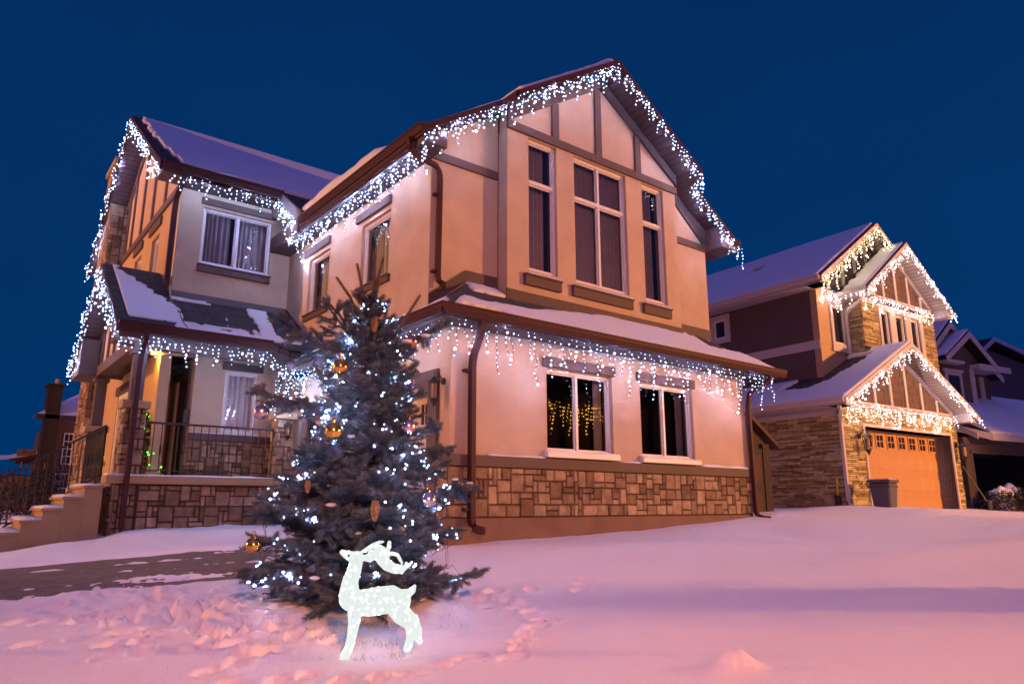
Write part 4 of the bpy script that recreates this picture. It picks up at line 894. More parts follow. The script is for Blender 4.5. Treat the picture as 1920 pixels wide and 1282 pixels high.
for a, b in ((3.6, 3.72), (4.22, 4.55), (5.12, 5.45), (6.0, 6.2)): m.box((a, 0, 5.5), (b, .05, 7.32))
m.box((3.6, 0, 7.32), (6.2, .05, 7.5)); m.build('window_trim', whitem, HN)
for a, b in ((3.72, 4.22), (4.55, 5.12), (5.45, 6.0)): window(HN, NY(.6), a, b, 5.6, 7.32, recess=.04, roomd=.5, fw=.05, curtain=True, cmat=MATS['curtain'])
bzk = .725; bz = lambda u: 7.66+bzk*(u-2.2) if u < 4.78 else 7.66+bzk*(7.36-u)
m = MB(NY(.6)); m.box((2.70, -.0, 7.62), (7.04, .05, 7.76)); m.build('belt_trim', whitem, HN)
m = MB(NF); m.prism([(2.72, .62, 7.62), (7.0, .62, 7.62), (7.0, .62, bz(7.0)-.16), (4.78, .62, bz(4.78)-.16), (2.72, .62, bz(2.72)-.16)], (0, .2, 0)); m.build('gable_panel', shake, HN)
shake_rows(NY(.62), HN, 2.8, 6.9, 7.77, lambda u: bz(u)-.15, 0)
for u in (3.3, 4.04, 4.78, 5.52, 6.26):
    if bz(u)-.4 > 7.8: m = MB(NY(.62)); m.box((u-.06, 0, 7.762), (u+.06, .06, bz(u)-.34)); m.build('gable_post', whitem, HN)
for x0, x1 in ((2.72, 4.78), (4.78, 7.0)):
    m = MB(NF); m.prism([(x0, .55, bz(x0)-.16), (x1, .55, bz(x1)-.16), (x1, .55, bz(x1)-.32), (x0, .55, bz(x0)-.32)], (0, .07, 0)); m.build('frieze_board', whitem, HN)
slope(HN, NF, 2.2, 7.66, 4.78, bz(4.78), .09, 4, soffw, fascia=whitem, poly=[(2.2, .09), (4.78, .09), (4.78, 4.0), (2.2, 1.2)])
slope(HN, NF, 7.36, 7.66, 4.78, bz(4.78), .09, 4, soffw, fascia=whitem, poly=[(7.36, .09), (4.78, .09), (4.78, 4.0), (7.36, 4)])
m = MB(NF); m.prism([(2.24, .12, 7.48), (2.72, .12, 7.48), (2.72, .12, bz(2.72)-.14), (2.24, .12, 7.56)], (0, .97, 0)); m.build('eave_return', whitem, HN); m = MB(NF); m.prism([(7.32, .12, 7.48), (7.0, .12, 7.48), (7.0, .12, bz(7.0)-.14), (7.32, .12, 7.56)], (0, .9, 0)); m.build('eave_return', whitem, HN)
ngut((2.22, .1, 7.67), (2.22, 1.1, 7.67), -ex)
mzk = .69; mz = lambda u: 7.88+mzk*(u-.79) if u < 4.15 else 7.88+mzk*(7.51-u)
m = MB(NF); m.prism([(1.29, 1.1, 7.78), (7.1, 1.1, 7.78), (7.1, 1.1, mz(7.1)-.16), (4.15, 1.1, mz(4.15)-.16), (1.29, 1.1, mz(1.29)-.16)], (0, .2, 0)); m.build('gable_panel', shake, HN)
shake_rows(NY(1.1), HN, 1.4, 5, 7.8, lambda u: mz(u)-.15, 0)
for u in (1.9, 2.75, 3.45, 4.15):
    m = MB(NY(1.1)); m.box((u-.06, 0, 7.78), (u+.06, .06, mz(u)-.34)); m.build('gable_post', whitem, HN)
for x0, x1 in ((1.29, 4.15), (4.15, 7.1)):
    m = MB(NF); m.prism([(x0, 1.03, mz(x0)-.16), (x1, 1.03, mz(x1)-.16), (x1, 1.03, mz(x1)-.32), (x0, 1.03, mz(x0)-.32)], (0, .07, 0)); m.build('frieze_board', whitem, HN)
slope(HN, NF, .79, 7.88, 4.15, mz(4.15), .6, 9.6, soffw, fascia=whitem, fz=.22)
slope(HN, NF, 7.51, 7.88, 4.15, mz(4.15), .6, 9.6, soffw, fascia=whitem, fz=.22)
m = MB(NF); m.box((.81, .64, 7.68), (1.29, 9.5, 7.74)); m.prism([(.81, .64, 7.68), (1.29, .64, 7.68), (1.29, .64, mz(1.29)-.14), (.81, .64, 7.8)], (0, .46, 0)); m.build('eave_return', whitem, HN)
nm_ = math.hypot(1, mzk)
roof_snow(HN, Vector(nsu(.79, .6))+Vector((0, 0, 7.88)), ey, (ex+Vector((0, 0, mzk)))/nm_, 9, 4.05, lambda s, t: np.where((s < .05+.05*fbm(t*9, s, 7)) | ((np.abs(s-3.6) < .22) & (np.abs(t-2.6) < .16)) | ((np.abs(s-7.2) < .2) & (np.abs(t-1.3) < .12)), -1, .07+.04*fbm(s*.8, t, 107)), .1)
nb = math.hypot(1, bzk)
roof_snow(HN, Vector(nsu(2.2, .09))+Vector((0, 0, 7.66)), ey, (ex+Vector((0, 0, bzk)))/nb, 4, 3.15, lambda s, t: np.where((s > .75+.2*fbm(np.floor(t/.12)*1.3, s*3, 9)) & (s < 1.7+.15*fbm(t*3, s*2, 3)+.55*t) | (s < .03) | (s > 1.1+t), -1, .06+.03*fbm(s, t, 109)), .07)
# downspouts, lanterns
def ndown(pts): down(HN, [NF(p) for p in pts], whitem, .085, .085, 0)
ndown([(-.45, -.3, 4.05), (-.45, -.3, 3.95), (-.3, -.22, 3.85), (-.12, -.1, 3.75), (-.07, -.07, 3.6), (-.07, -.07, 1.75), (-.09, -.1, 1.6), (-.16, -.3, 1.5)])
ndown([(2.28, .3, 7.5), (2.3, .32, 7.35), (2.45, .8, 7.2), (2.60, .98, 7.1), (2.62, 1.0, 6.9), (2.62, 1.0, 5.9), (2.68, .9, 5.78), (2.8, .72, 5.75)])
for u, s in ((.80, 1.35), (6.03, 1.35)): lantern(HN, NF((u, -.02, 3.35)), tuple(-ey), s)
m = MB(NF); m.tube([(-.03, 8, 2.15), (-.03, .9, 2.15), (-.03, .8, 2.1)], .02, 6); m.tube([(-.09, .18, 1.75), (-.09, .18, 2.25)], .03, 8); m.build('gas_pipe', mat('yellow_paint', (.55, .38, .02), .5), HN)
m = MB(NF); m.tube([(-.12, .16, 1.35), (-.12, .16, 1.85)], .07, 8); m.build('downpipe_sleeve', iron, HN)
NG = 'icicle light strings on the right hand house'
W = lambda u, v, z: NF((u, v, z))
add_string('warm white icicle lights on the topmost rear gable of the right house', [W(.75, .53, 7.72), W(4.15, .53, mz(4.15)-.14), W(5.5, .53, mz(5.5)-.14)], 21, m_=yelw, grp=NG, hi=.6, lo=.03, spacing=.14, rad=0.0174, dens=.9)
add_string('white icicle lights on the front bay gable of the right house', [W(2.2, 1.0, 7.6), W(2.15, .03, 7.6), W(4.78, .03, bz(4.78)-.14), W(7.42, .03, 7.6)], 22, m_=warm, grp=NG, hi=.42, lo=.03, spacing=.13, rad=0.0174)
add_string('white icicle lights hanging from the belt over the tall upper windows of the right house', [W(2.75, .48, 7.68), W(6.95, .48, 7.68)], 23, m_=warm, grp=NG, hi=.45, lo=.05, spacing=.14, rad=0.0170)
add_string('white icicle lights on both slopes of the garage gable of the right house', [W(-.56, -.56, 4.12), W(3.07, -.56, gz(3.07)-.14), W(6.7, -.56, 4.12)], 24, m_=warm, grp=NG, hi=.42, lo=.03, spacing=.14, rad=0.0166)
add_string('white icicle lights hanging from the belt above the orange lit garage door', [W(.02, -.10, 4.20), W(6.15, -.10, 4.20)], 25, m_=warm, grp=NG, hi=.55, lo=.08, spacing=.15, rad=0.0163)
add_string('white icicle lights bunched at the upper left eave corner of the right house', [W(1.3, 1.0, 7.75), W(2.2, 1.0, 7.7)], 26, m_=warm, grp=NG, hi=.6, lo=.1, spacing=.12, rad=0.0166)

# ---- bin, shovel, bushes in front of the right house
def ground_pt(u, v): 
    p = NF((u, v, 0)); return p[0], p[1], GZ(p[0], p[1])
bx, by, bz_ = NF((.35, -.75, 0))[0], NF((.35, -.75, 0))[1], 1.42
rb = empty('wheelie_bin', (bx, by, bz_)); tag(rb, 'purple grey plastic bin standing by the left edge of the orange lit garage door', 'bin')
m = MB(); b0, b1 = [(-.17, -.19), (.17, -.19), (.17, .19), (-.17, .19)], [(-.23, -.25), (.23, -.25), (.23, .25), (-.23, .25)]
m.add([(bx+x, by+y, bz_) for x, y in b0]+[(bx+x, by+y, bz_+.72) for x, y in b1], [(0, 3, 2, 1), (0, 1, 5, 4), (1, 2, 6, 5), (2, 3, 7, 6), (3, 0, 4, 7), (4, 5, 6, 7)]); m.build('body', binm, rb, bevel=.03)
m = MB(); m.box((bx-.24, by-.26, bz_+.60), (bx+.24, by+.26, bz_+.64)); m.box((bx-.26, by-.28, bz_+.722), (bx+.26, by+.28, bz_+.79)); m.build('lid', binm, rb, bevel=.02)
m = MB(); m.tube([(bx-.2, by+.26, bz_+.6), (bx-.2, by+.32, bz_+.7), (bx+.2, by+.32, bz_+.7), (bx+.2, by+.26, bz_+.6)], .015, 6); m.build('handle', iron, rb)
m = MB(); m.box((bx-.22, by-.25, bz_+.791), (bx+.2, by+.22, bz_+.81)); m.build('lid_snow', snowr, rb, bevel=.01)
p = NF((6.25, -.25, 0)); sr = empty('snow_shovel', (p[0], p[1], 1.45)); tag(sr, 'thin long handled snow shovel leaning on the stone right of the orange lit garage door', 'shovel')
m = MB(); m.tube([(p[0]+.3, p[1]-.3, 1.5), (p[0]-.05, p[1]+.2, 2.75)], .016, 6); m.build('handle', iron, sr)
m = MB(); m.box((p[0]+.1, p[1]-.34, 1.42), (p[0]+.5, p[1]-.28, 1.75)); m.build('blade', binm, sr)
def bush(label, x, y, z, rx, rz, seed, snowcap=True, grp=None, leafm=None):
    r = random.Random(seed); root = empty('bush', (x, y, z)); tag(root, label, 'bush', grp)
    b = MB()
    for i in range(1900):
        a = r.uniform(0, 6.283); t = r.uniform(0, 1); u_ = r.uniform(.55, 1)**.6; ph = math.acos(1-1.0*t)
        q = Vector((math.sin(ph)*math.cos(a)*rx*u_, math.sin(ph)*math.sin(a)*rx*u_, math.cos(ph)*rz*u_)); s = .055
        d1 = Vector((r.gauss(0, 1), r.gauss(0, 1), r.gauss(0, 1))).normalized()*s; d2 = Vector((r.gauss(0, 1), r.gauss(0, 1), r.gauss(0, 1))).normalized()*s*.5
        c = Vector((x, y, z))+q; b.add([tuple(c-d1), tuple(c+d2), tuple(c+d1), tuple(c-d2)], [(0, 1, 2, 3)])
    b.build('foliage', leafm or bushm, root)
    st_ = MB()
    for i in range(7):
        a = r.uniform(0, 6.283); st_.tube([(x, y, z-.05), (x+math.cos(a)*rx*.7, y+math.sin(a)*rx*.7, z+rz*.7)], [.015, .005], 5)
    st_.build('stem', bark, root)
    if snowcap:
        n = 22; vs = []; fs = []
        for i in range(n+1):
            for j in range(n+1):
                u_, v_ = -1+2*i/n, -1+2*j/n; dd = min(1, math.hypot(u_, v_)); nn = float(fbm(np.array([u_*2+seed]), np.array([v_*2.]), 5)[0])
                vs.append((x+u_*rx*.5, y+v_*rx*.5, z+rz*math.sqrt(max(0, 1-dd*dd*.5))+.04*(1-dd)+.22*nn-(.45 if dd > .7+.9*nn else 0)))
        st2 = MB(); st2.add(vs, [(i*(n+1)+j, (i+1)*(n+1)+j, (i+1)*(n+1)+j+1, i*(n+1)+j+1) for i in range(n) for j in range(n)]); st2.build('snow_cap', snowr, root, smooth=True)
bushm = mat('bush_leaf', (.03, .028, .022), .8, var=.4, vscale=9)
for i, (u, v, rx, rz, lb) in enumerate([(7.2, -.6, .75, .62, 'low dark bush under snow, just right of the shovel'), (8.6, -.3, .8, .75, 'second snow capped bush, taller, behind the front one by the dark carport'), (9.7, -.9, .6, .45, 'small snow capped bush furthest right below the dark carport')]):
    q = NF((u, v, 0)); bush(lb, q[0], q[1], 1.45, rx, rz, 300+i, grp='bushes by the right house')

# ================================================================== FARTHER HOUSES ON THE RIGHT
a3 = R(-10); C3 = Vector((25.355, 9.282, 0)); fx = Vector((math.cos(a3), math.sin(a3), 0)); fy = Vector((-math.sin(a3), math.cos(a3), 0))
PF = lambda p: tuple(C3+fx*p[0]+fy*p[1]+Vector((0, 0, p[2]))); PY_ = lambda pos: (lambda p: PF((p[0], pos-p[1], p[2])))
H3 = empty('grey_house', PF((5, 4, 1.3))); tag(H3, 'grey house with twin small gables and a black carport opening, third from the left', 'house')
m = wall(PY_(0), .3, 10, 1.2, 3.75, [(.75, 9.5, 1.2, 3.28)], th=.3); m.build('wall', stucco_dim, H3)
m = MB(PY_(0)); m.box((.6, .0, 3.24), (10, .05, 3.33)); m.build('door_trim', stucco_dim, H3)
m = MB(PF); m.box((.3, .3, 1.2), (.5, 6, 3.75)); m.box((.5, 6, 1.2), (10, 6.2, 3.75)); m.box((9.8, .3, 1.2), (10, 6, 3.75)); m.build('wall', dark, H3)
slope(H3, lambda p: PF((p[1], p[0], p[2])), -.55, 3.83, 3.2, 6.0, .2, 10.5, soffm, fascia=whitem, poly=[(-.55, .9), (3.2, 1.6), (3.2, 10.5), (-.55, 10.5)])
k3 = (6.0-3.83)/3.75; n3 = math.hypot(1, k3)
roof_snow(H3, Vector(PF((.9, -.55, 3.83))), fx, (fy+Vector((0, 0, k3)))/n3, 9.6, 4.2, lambda s, t: np.where((s < .16*t+.0) | ((np.abs(s-1.7-.1*np.sin(t*4)) < .55) & (t > 3.75+.2*fbm(s*4, t, 1))), -1, .07+.03*fbm(s, t, 111)), .12)
m = MB(PF); m.prism([(.85, -.6, 3.62), (10.5, -.6, 3.62), (10.5, -.6, 3.84), (.85, -.6, 3.84)], (0, .06, 0)); m.prism([(.85, -.6, 3.62), (.85, -.6, 3.84), (.2, .3, 4.2), (.2, .3, 4.0)], (.06, 0, 0)); m.build('fascia', whitem, H3)
m = MB(PF); m.box((2.6, 2.6, 3.5), (7.2, 2.8, 6.9)); m.prism([(2.6, 2.6, 6.9), (7.2, 2.6, 6.9), (4.4, 2.6, 8.3)], (0, .2, 0)); m.box((7.0, 2.8, 3.5), (7.2, 9, 6.9)); m.build('wall', stucco_dim, H3)
m = MB(PF); m.box((3.1, 2.0, 3.5), (5.0, 2.6, 6.75)); m.prism([(3.1, 2.0, 6.75), (5.9, 2.0, 6.75), (4.55, 2.0, 7.7)], (0, .55, 0)); m.build('wall', stucco_dim, H3)
for (u0, z0, u1, z1, v) in ((2.5, 7.05, 4.25, 8.5, 2.1), (4.25, 8.5, 7.35, 6.6, 2.1), (2.85, 6.95, 4.52, 8.05, 1.6), (4.52, 8.05, 6.1, 6.85, 1.6)):
    m = MB(PF); m.prism([(u0, v, z0), (u1, v, z1), (u1, v, z1-.22), (u0, v, z0-.22)], (0, .05, 0)); m.build('rake_board', whitem, H3)
    m = MB(PF); m.prism([(u0, v+.05, z0+.02), (u1, v+.05, z1+.02), (u1, v+.05, z1-.1), (u0, v+.05, z0-.1)], (0, 5, 0)); m.build('roof', shing, H3)
m = MB(PF); m.prism([(2.87, 1.66, 7.0), (4.5, 1.66, 8.1), (4.5, 1.66, 8.16), (2.87, 1.66, 7.05)], (0, 1.6, 0)); m.build('roof_snow', snowr, H3); m = MB(PF); m.prism([(2.5, 2.2, 7.1), (4.22, 2.2, 8.53), (4.22, 2.2, 8.6), (2.5, 2.2, 7.16)], (0, 5, 0)); m.build('roof_snow', snowr, H3)
m = MB(PF); m.box((3.02, 1.65, 6.75), (4.0, 2.0, 6.85)); m.build('eave_return', whitem, H3); m = MB(PF); m.box((4.9, 1.65, 6.72), (7.0, 2.6, 6.85)); m.box((4.9, 1.62, 6.62), (7.0, 1.65, 6.85)); m.build('eave_return', whitem, H3)
for (a, b, z0, z1, v) in ((3.35, 4.1, 4.6, 6.35, 2.0), (5.45, 5.95, 4.9, 6.3, 2.6)):
    m = MB(PY_(v)); m.box((a-.12, 0, z0-.1), (a, .05, z1+.12)); m.box((b, 0, z0-.1), (b+.12, .05, z1+.12)); m.box((a, 0, z1), (b, .05, z1+.12)); m.box((a-.2, 0, z1+.12), (b+.2, .08, z1+.22)); m.box((a, .0, z0-.1), (b, .05, z0)); wo = m.build('window_trim', whitem, H3)
    m = MB(PY_(v)); m.box((a, .003, z0), (b, .02, z1)); m.build('pane', darkglass, wo)
m = MB(PY_(2.0)); m.box((4.82, -.02, 3.6), (5.06, .05, 6.7)); m.build('corner_board', whitem, H3)
m = MB(PY_(2.6)); m.box((6.5, -.02, 3.6), (6.75, .05, 6.6)); m.build('corner_board', whitem, H3)
H4 = empty('grey_house', PF((21, 12, 1.3))); H4.name = 'plain_house'; WM[H4.name] = Matrix.Translation(H4.location)
tag(H4, 'plain dark house showing only one low gable at the right edge', 'house')
m = MB(PF); m.box((16.6, 8.5, 1), (27, 16, 8.6)); m.prism([(16.6, 8.5, 8.6), (27, 8.5, 8.6), (27, 8.5, 9.0), (18.8, 8.5, 10.1), (16.6, 8.5, 9.0)], (0, 7, 0)); m.build('wall', stucco_dim, H4)
m = MB(PF); m.prism([(16.0, 8.0, 9.1), (18.7, 8.0, 10.72), (18.7, 8.0, 10.5), (16.0, 8.0, 8.9)], (0, .1, 0)); m.prism([(18.7, 8.0, 10.72), (28, 8.0, 9.1), (28, 8.0, 8.85), (18.7, 8.0, 10.5)], (0, .1, 0)); m.build('rake_board', whitem, H4)
m = MB(PF); m.prism([(16.0, 8.1, 9.1), (18.7, 8.1, 10.72), (18.7, 8.1, 10.6), (16.0, 8.1, 8.98)], (0, 8, 0)); m.prism([(18.7, 8.1, 10.72), (28, 8.1, 9.1), (28, 8.1, 8.98), (18.7, 8.1, 10.6)], (0, 8, 0)); m.build('roof', shing, H4)
m = MB(PF); m.prism([(19.4, 8.4, 10.66), (28, 8.4, 9.16), (28, 8.4, 9.2), (19.4, 8.4, 10.71)], (0, 7, 0)); m.build('roof_snow', snowr, H4)

# ================================================================== SHED between the houses
shedm = mat('shed_boards', (.024, .010, .011), .75, bump=.3, bscale=25, stretch=(8, 8, .4), var=.25)
SH = empty('garden_shed', (13.6, 9.6, 1.2)); tag(SH, 'narrow dark brown shed with a panelled door in the gap right of the middle house', 'shed')
m = MB(); m.box((12.7, 9.0, 1.1), (14.15, 10.8, 2.95)); m.prism([(12.7, 9.0, 2.95), (14.15, 9.0, 2.95), (13.42, 9.0, 3.42)], (0, 1.8, 0)); m.build('wall', shedm, SH)
m = MB(); m.prism([(12.4, 8.85, 2.92), (13.42, 8.85, 3.55), (14.45, 8.85, 2.92), (14.45, 8.85, 2.82), (13.42, 8.85, 3.44), (12.4, 8.85, 2.82)], (0, 2.0, 0)); m.build('roof', gutm, SH)
m = MB(); m.box((13.25, 8.95, 1.15), (13.93, 8.999, 2.8)); d_ = m.build('door', shedm, SH); m = MB()
for z in (1.3, 2.1): m.box((13.35, 8.94, z), (13.55, 8.949, z+.55)); m.box((13.63, 8.94, z), (13.83, 8.949, z+.55))
m.build('door_panel', gutm, d_)
m = MB(); m.box((13.52, 8.925, 2.05), (13.62, 8.938, 2.22)); m.build('notice', trim, d_)
m = MB(); m.box((13.93, 8.93, 1.1), (14.17, 8.998, 2.9)); m.box((13.18, 8.93, 1.1), (13.25, 8.998, 2.8)); m.build('door_trim', shedm, SH)

# ================================================================== LEFT BACKGROUND
HB = empty('brick_house', (6, 44, 1)); HB.name = 'chimney_house'; WM[HB.name] = Matrix.Translation(HB.location)
tag(HB, 'distant dark house with a brick chimney seen beyond the porch steps at the left', 'house')
fbr = uv_brick('far_brick', (.05, .024, .02), (.075, .035, .028), (.02, .012, .01), .3, .1)
m = MB(); m.box((3.62, 40, .5), (4.2, 41.2, 7.15)); m.box((3.55, 39.9, 7.15), (4.27, 41.3, 7.25)); m.build('chimney', fbr, HB); m = MB(); m.tube([(4.0, 40.6, 7.2), (4.0, 40.6, 7.55)], .12, 8); m.build('chimney_pipe', conc, HB)
m = MB(); m.box((4.2, 40.6, .5), (12, 50, 5.6)); m.build('wall', mat('far_stucco', (.16, .09, .085), .9), HB)
m = MB(); m.prism([(3.3, 40, 5.6), (12, 40, 5.6), (12, 40, 5.78), (3.3, 40, 5.78)], (0, .3, 0)); m.build('fascia', gutm, HB)
m = MB(); m.add([(3.3, 40, 5.8), (12, 40, 5.8), (12, 45, 8.2), (6.5, 45, 8.2), (3.3, 43, 5.8)], [(0, 1, 2, 3), (0, 3, 4)]); m.build('roof_snow', snowr, HB)
m = MB(); m.box((4.55, 40.5, 3.5), (5.15, 40.58, 5.0)); m.box((4.4, 40.5, 1.7), (5.0, 40.58, 3.1)); wo = m.build('window', white, HB)
m = MB()
for x0, z0, z1 in ((4.55, 3.5, 5.0), (4.4, 1.7, 3.1)):
    for i in range(3):
        for j in range(4): m.box((x0+.05+i*.175, 40.49, z0+.06+j*(z1-z0-.08)/4), (x0+.05+i*.175+.14, 40.499, z0+.02+(j+1)*(z1-z0-.08)/4))
m.build('pane', darkglass, wo)
H5 = empty('bungalow', (2, 44, 1)); tag(H5, 'low roof deep in snow with a stub chimney at the far left edge', 'house')
m = MB(); m.box((-3, 42, .5), (3.6, 48, 3.0)); m.build('wall', MATS['far_stucco'], H5)
m = MB(); m.add([(-4, 41.5, 3.0), (3.9, 41.5, 3.85), (3.9, 45, 4.4), (2.7, 45, 4.1), (-4, 45, 4.0), (2.7, 41.5, 3.75)], [(0, 5, 3, 4), (5, 1, 2, 3)]); m.build('roof_snow', snowr, H5)
m = MB(); m.box((2.95, 42.5, 3.6), (3.7, 43.1, 4.28)); m.build('chimney', stone, H5)
m = MB(); m.prism([(2.6, 41.4, 3.62), (4.2, 41.4, 3.95), (4.2, 41.4, 4.1), (2.6, 41.4, 3.75)], (0, .2, 0)); m.build('fascia', gutm, H5)
# dark hedge and bare shrubs behind the steps, low iron fence, yellow garden lamp
for i, (x, y, rx, rz) in enumerate([(2.3, 26, 1.1, 1.5), (3.6, 28, 1.3, 2.1), (.7, 27, 1.0, 1.2), (3.2, 24, .9, 1.1), (1.6, 30, 1.3, 1.7)]):
    bush(['dark leafless shrub low behind the stair rail, nearest the house wall', 'tallest dark shrub beside the far house, behind the stair rail', 'leftmost dark shrub behind the iron fence', 'small dark shrub at the foot of the stone chimney', 'broad dark shrub in front of the low snowy roof'][i], x, y, 1.0, rx, rz, 500+i, snowcap=False, grp='dark shrubs behind the steps')
FE = empty('iron_fence', (0, 21, 1)); tag(FE, 'low black iron picket fence beyond the porch stairs at the left edge', 'fence')
m = MB()
for i in range(34): 
    x = -1.8+i*.12; m.tube([(x, 21, .95), (x, 21, 2.5 if i % 4 else 2.62)], .012, 4)
m.build('picket', iron, FE); m = MB(); m.tube([(-1.8, 21, 2.3), (2.3, 21, 2.3)], .02, 4); m.tube([(-1.8, 21, 1.2), (2.3, 21, 1.2)], .02, 4); m.build('rail', iron, FE)
GL = empty('garden_lamp', (.98, 20, 1.0)); tag(GL, 'small glowing yellow globe lamp on a short post at the far left', 'lamp')
m = MB(); m.tube([(.98, 20, .9), (.98, 20, 1.75)], .03, 6); m.build('post', iron, GL); m = MB(); m.ball((.98, 20, 1.83), .075, 10, 8); m.build('globe', lampg, GL, smooth=True)
# small decorated trees on the porch
def needle_arrays(p0, p1, n, r0, ln, width, rg, flat=1.0, tipfrac=1.0):
    p0 = np.array(p0); p1 = np.array(p1); ax = p1-p0; L = np.linalg.norm(ax); ax = ax/L; t = rg.random(n)
    ref = np.array([0, 0, 1.]) if abs(ax[2]) < .9 else np.array([1., 0, 0]); a = np.cross(ax, ref); a /= np.linalg.norm(a); b = np.cross(ax, a)
    th = rg.random(n)*2*np.pi; rad = a[None]*np.cos(th)[:, None]+b[None]*np.sin(th)[:, None]*flat
    base = p0+ax*(t*L)[:, None]+rad*r0; l = ln*(.75+.4*rg.random(n))[:, None]; d = rad*.86+ax*(.42+.35*(t[:, None] > .93)); d /= np.linalg.norm(d, axis=1)[:, None]
    tip = base+d*l; w_ = np.cross(d, ax); w_ /= np.linalg.norm(w_, axis=1)[:, None]+1e-9
    return np.stack([base-w_*width, base+w_*width, tip], 1)
def tri_mesh(name, tris, m_, parent):
    n = len(tris); me = bpy.data.meshes.new(name); me.vertices.add(n*3); me.vertices.foreach_set('co', tris.reshape(-1).astype(np.float32))
    me.loops.add(n*3); me.loops.foreach_set('vertex_index', np.arange(n*3, dtype=np.int32)); me.polygons.add(n); me.polygons.foreach_set('loop_start', np.arange(0, n*3, 3, dtype=np.int32)); me.update(calc_edges=True); me.materials.append(m_)
    return link(bpy.data.objects.new(name, me), parent)
needle = mat('spruce_needle', (.095, .135, .165), .55, var=.4, vscale=5, spec=.4)
needle_g = mat('small_fir_needle', (.02, .05, .015), .7)
def small_fir(label, x, y, z, h, r, m_, seed):
    rg = np.random.default_rng(seed); root = empty('potted_fir', (x, y, z)); tag(root, label, 'tree'); T = []; bl = []
    for i in range(130):
        t = rg.random()**.8; a = rg.random()*6.28; L = r*(1-t)*(.7+.4*rg.random())+.04; z0 = z+.12+t*h*.9; p0 = (x, y, z0); p1 = (x+math.cos(a)*L, y+math.sin(a)*L, z0-.12*L)
        T.append(needle_arrays(p0, p1, 110, .003, .045, .004, rg))
        if rg.random() < .33: bl.append((tuple(np.array(p1)), .014))
    tri_mesh('crown', np.concatenate(T), needle_g, root); m = MB(); m.tube([(x, y, z), (x, y, z+h)], [.03, .008], 6); m.build('trunk', bark, root)
    light_string('light_string', 'string of small coloured bulbs wound round the '+label.split(' fir')[0]+' fir', 'light string', None, [[(x, y, z+.2), (x+.1, y, z+.5)]], bl, m_, (x, y, z+.01))
small_fir('small dark green fir with green bulbs on the porch behind the railing', 3.0, 15.2, 2.0, 1.35, .42, green, 5)
small_fir('slim dark fir with amber bulbs on the porch beyond the second pier', 2.75, 18.6, 2.0, 1.25, .28, yell, 6)

# ================================================================== THE SPRUCE
TX, TY, TZ, TH = 2.99, 5.94, .78, 3.0
SP = empty('spruce_tree', (TX, TY, TZ)); tag(SP, 'blue spruce hung with white lights and baubles in front of the garage corner', 'tree')
rg = np.random.default_rng(77); segs = []; wood_ = MB()
prof_z = [.80, 1.0, 1.35, 1.7, 1.9, 2.1, 2.35, 2.7, 2.95, 3.2, 3.42]; prof_r = [.86, .94, .90, .82, .70, .52, .50, .37, .29, .20, .09]
def rad_at(z): return float(np.interp(z, prof_z, prof_r))
wood_.tube([(TX, TY, TZ-.1), (TX, TY, 1.6), (TX+.01, TY, 2.6), (TX+.02, TY-.01, 3.45)], [.075, .06, .035, .014], 8)
BP = []   # tips and upper surfaces, for bulbs and snow
def bough(z, az, L, s0, curve, sub=True):
    dirh = np.array([math.cos(az), math.sin(az), 0]); side = np.array([-dirh[1], dirh[0], 0]); n = 9; P = []
    wob = rg.normal(0, .05)
    for i in range(n+1):
        t = i/n; P.append(np.array([TX, TY, z])+dirh*L*t+side*wob*L*t*t+np.array([0, 0, L*(s0*t+curve*t*t)]))
    wood_.tube([tuple(p) for p in P], [.016*(1-.8*i/n)*(.6+.5*L) for i in range(n+1)], 5, close=False)
    for i in range(1, n): segs.append((P[i], P[i+1], 1.0 if i > 3 else .3))
    k_ = max(4, int(L/.056))
    for j in range(k_):
        t = .14+.84*(j+rg.random()*.6)/k_; i = min(n-1, int(t*n)); b = P[i]+(P[i+1]-P[i])*(t*n-i)
        sg = 1 if j % 2 else -1; l = (.34*L*(1-t)**.7+.085)*(.75+.5*rg.random()); ang = R(48+14*rg.random())
        fw = (P[i+1]-P[i]); fw /= np.linalg.norm(fw); dz = rg.normal(-.06, .16); d = fw*math.cos(ang)+side*sg*math.sin(ang)+np.array([0, 0, dz]); d /= np.linalg.norm(d)
        mid = b+d*l*.6; e_ = mid+(d+fw*.35+np.array([0, 0, .12]))*l*.4; segs.append((b, mid, 1.)); segs.append((mid, e_, 1.)); BP.append(e_)
        if l > .15:
            for q in (.32, .58, .82):
                s2 = 1 if rg.random() < .5 else -1; bb = b+d*l*q; dd = d*.75+fw*.35*s2+np.array([0, 0, rg.normal(-.05, .25)]); dd /= np.linalg.norm(dd); l2 = l*(.32+.2*rg.random())+.02
                segs.append((bb, bb+dd*l2, 1.15)); BP.append(bb+dd*l2)
    BP.append(P[-1])
    for q in (-1, 1):
        d = (P[-1]-P[-2]); d /= np.linalg.norm(d); d = d+side*q*.7; d /= np.linalg.norm(d); segs.append((P[-2], P[-2]+d*.11, 1.))
z = TZ+.16; wi = 0
while z < 3.42:
    n = int(rg.integers(7, 10)) if z < 2.8 else int(rg.integers(5, 8))
    for i in range(n):
        az = 2*math.pi*(i+rg.random()*.7)/n+wi*.9; f_ = (z-TZ)/TH; L = rad_at(z)*(.62+.55*rg.random())
        bough(z+rg.normal(0, .035), az, max(.12, L), -.22+.75*f_**1.2+rg.normal(0, .05), .16+.2*f_)
    z += .135-.02*(z > 2.8); wi += 1
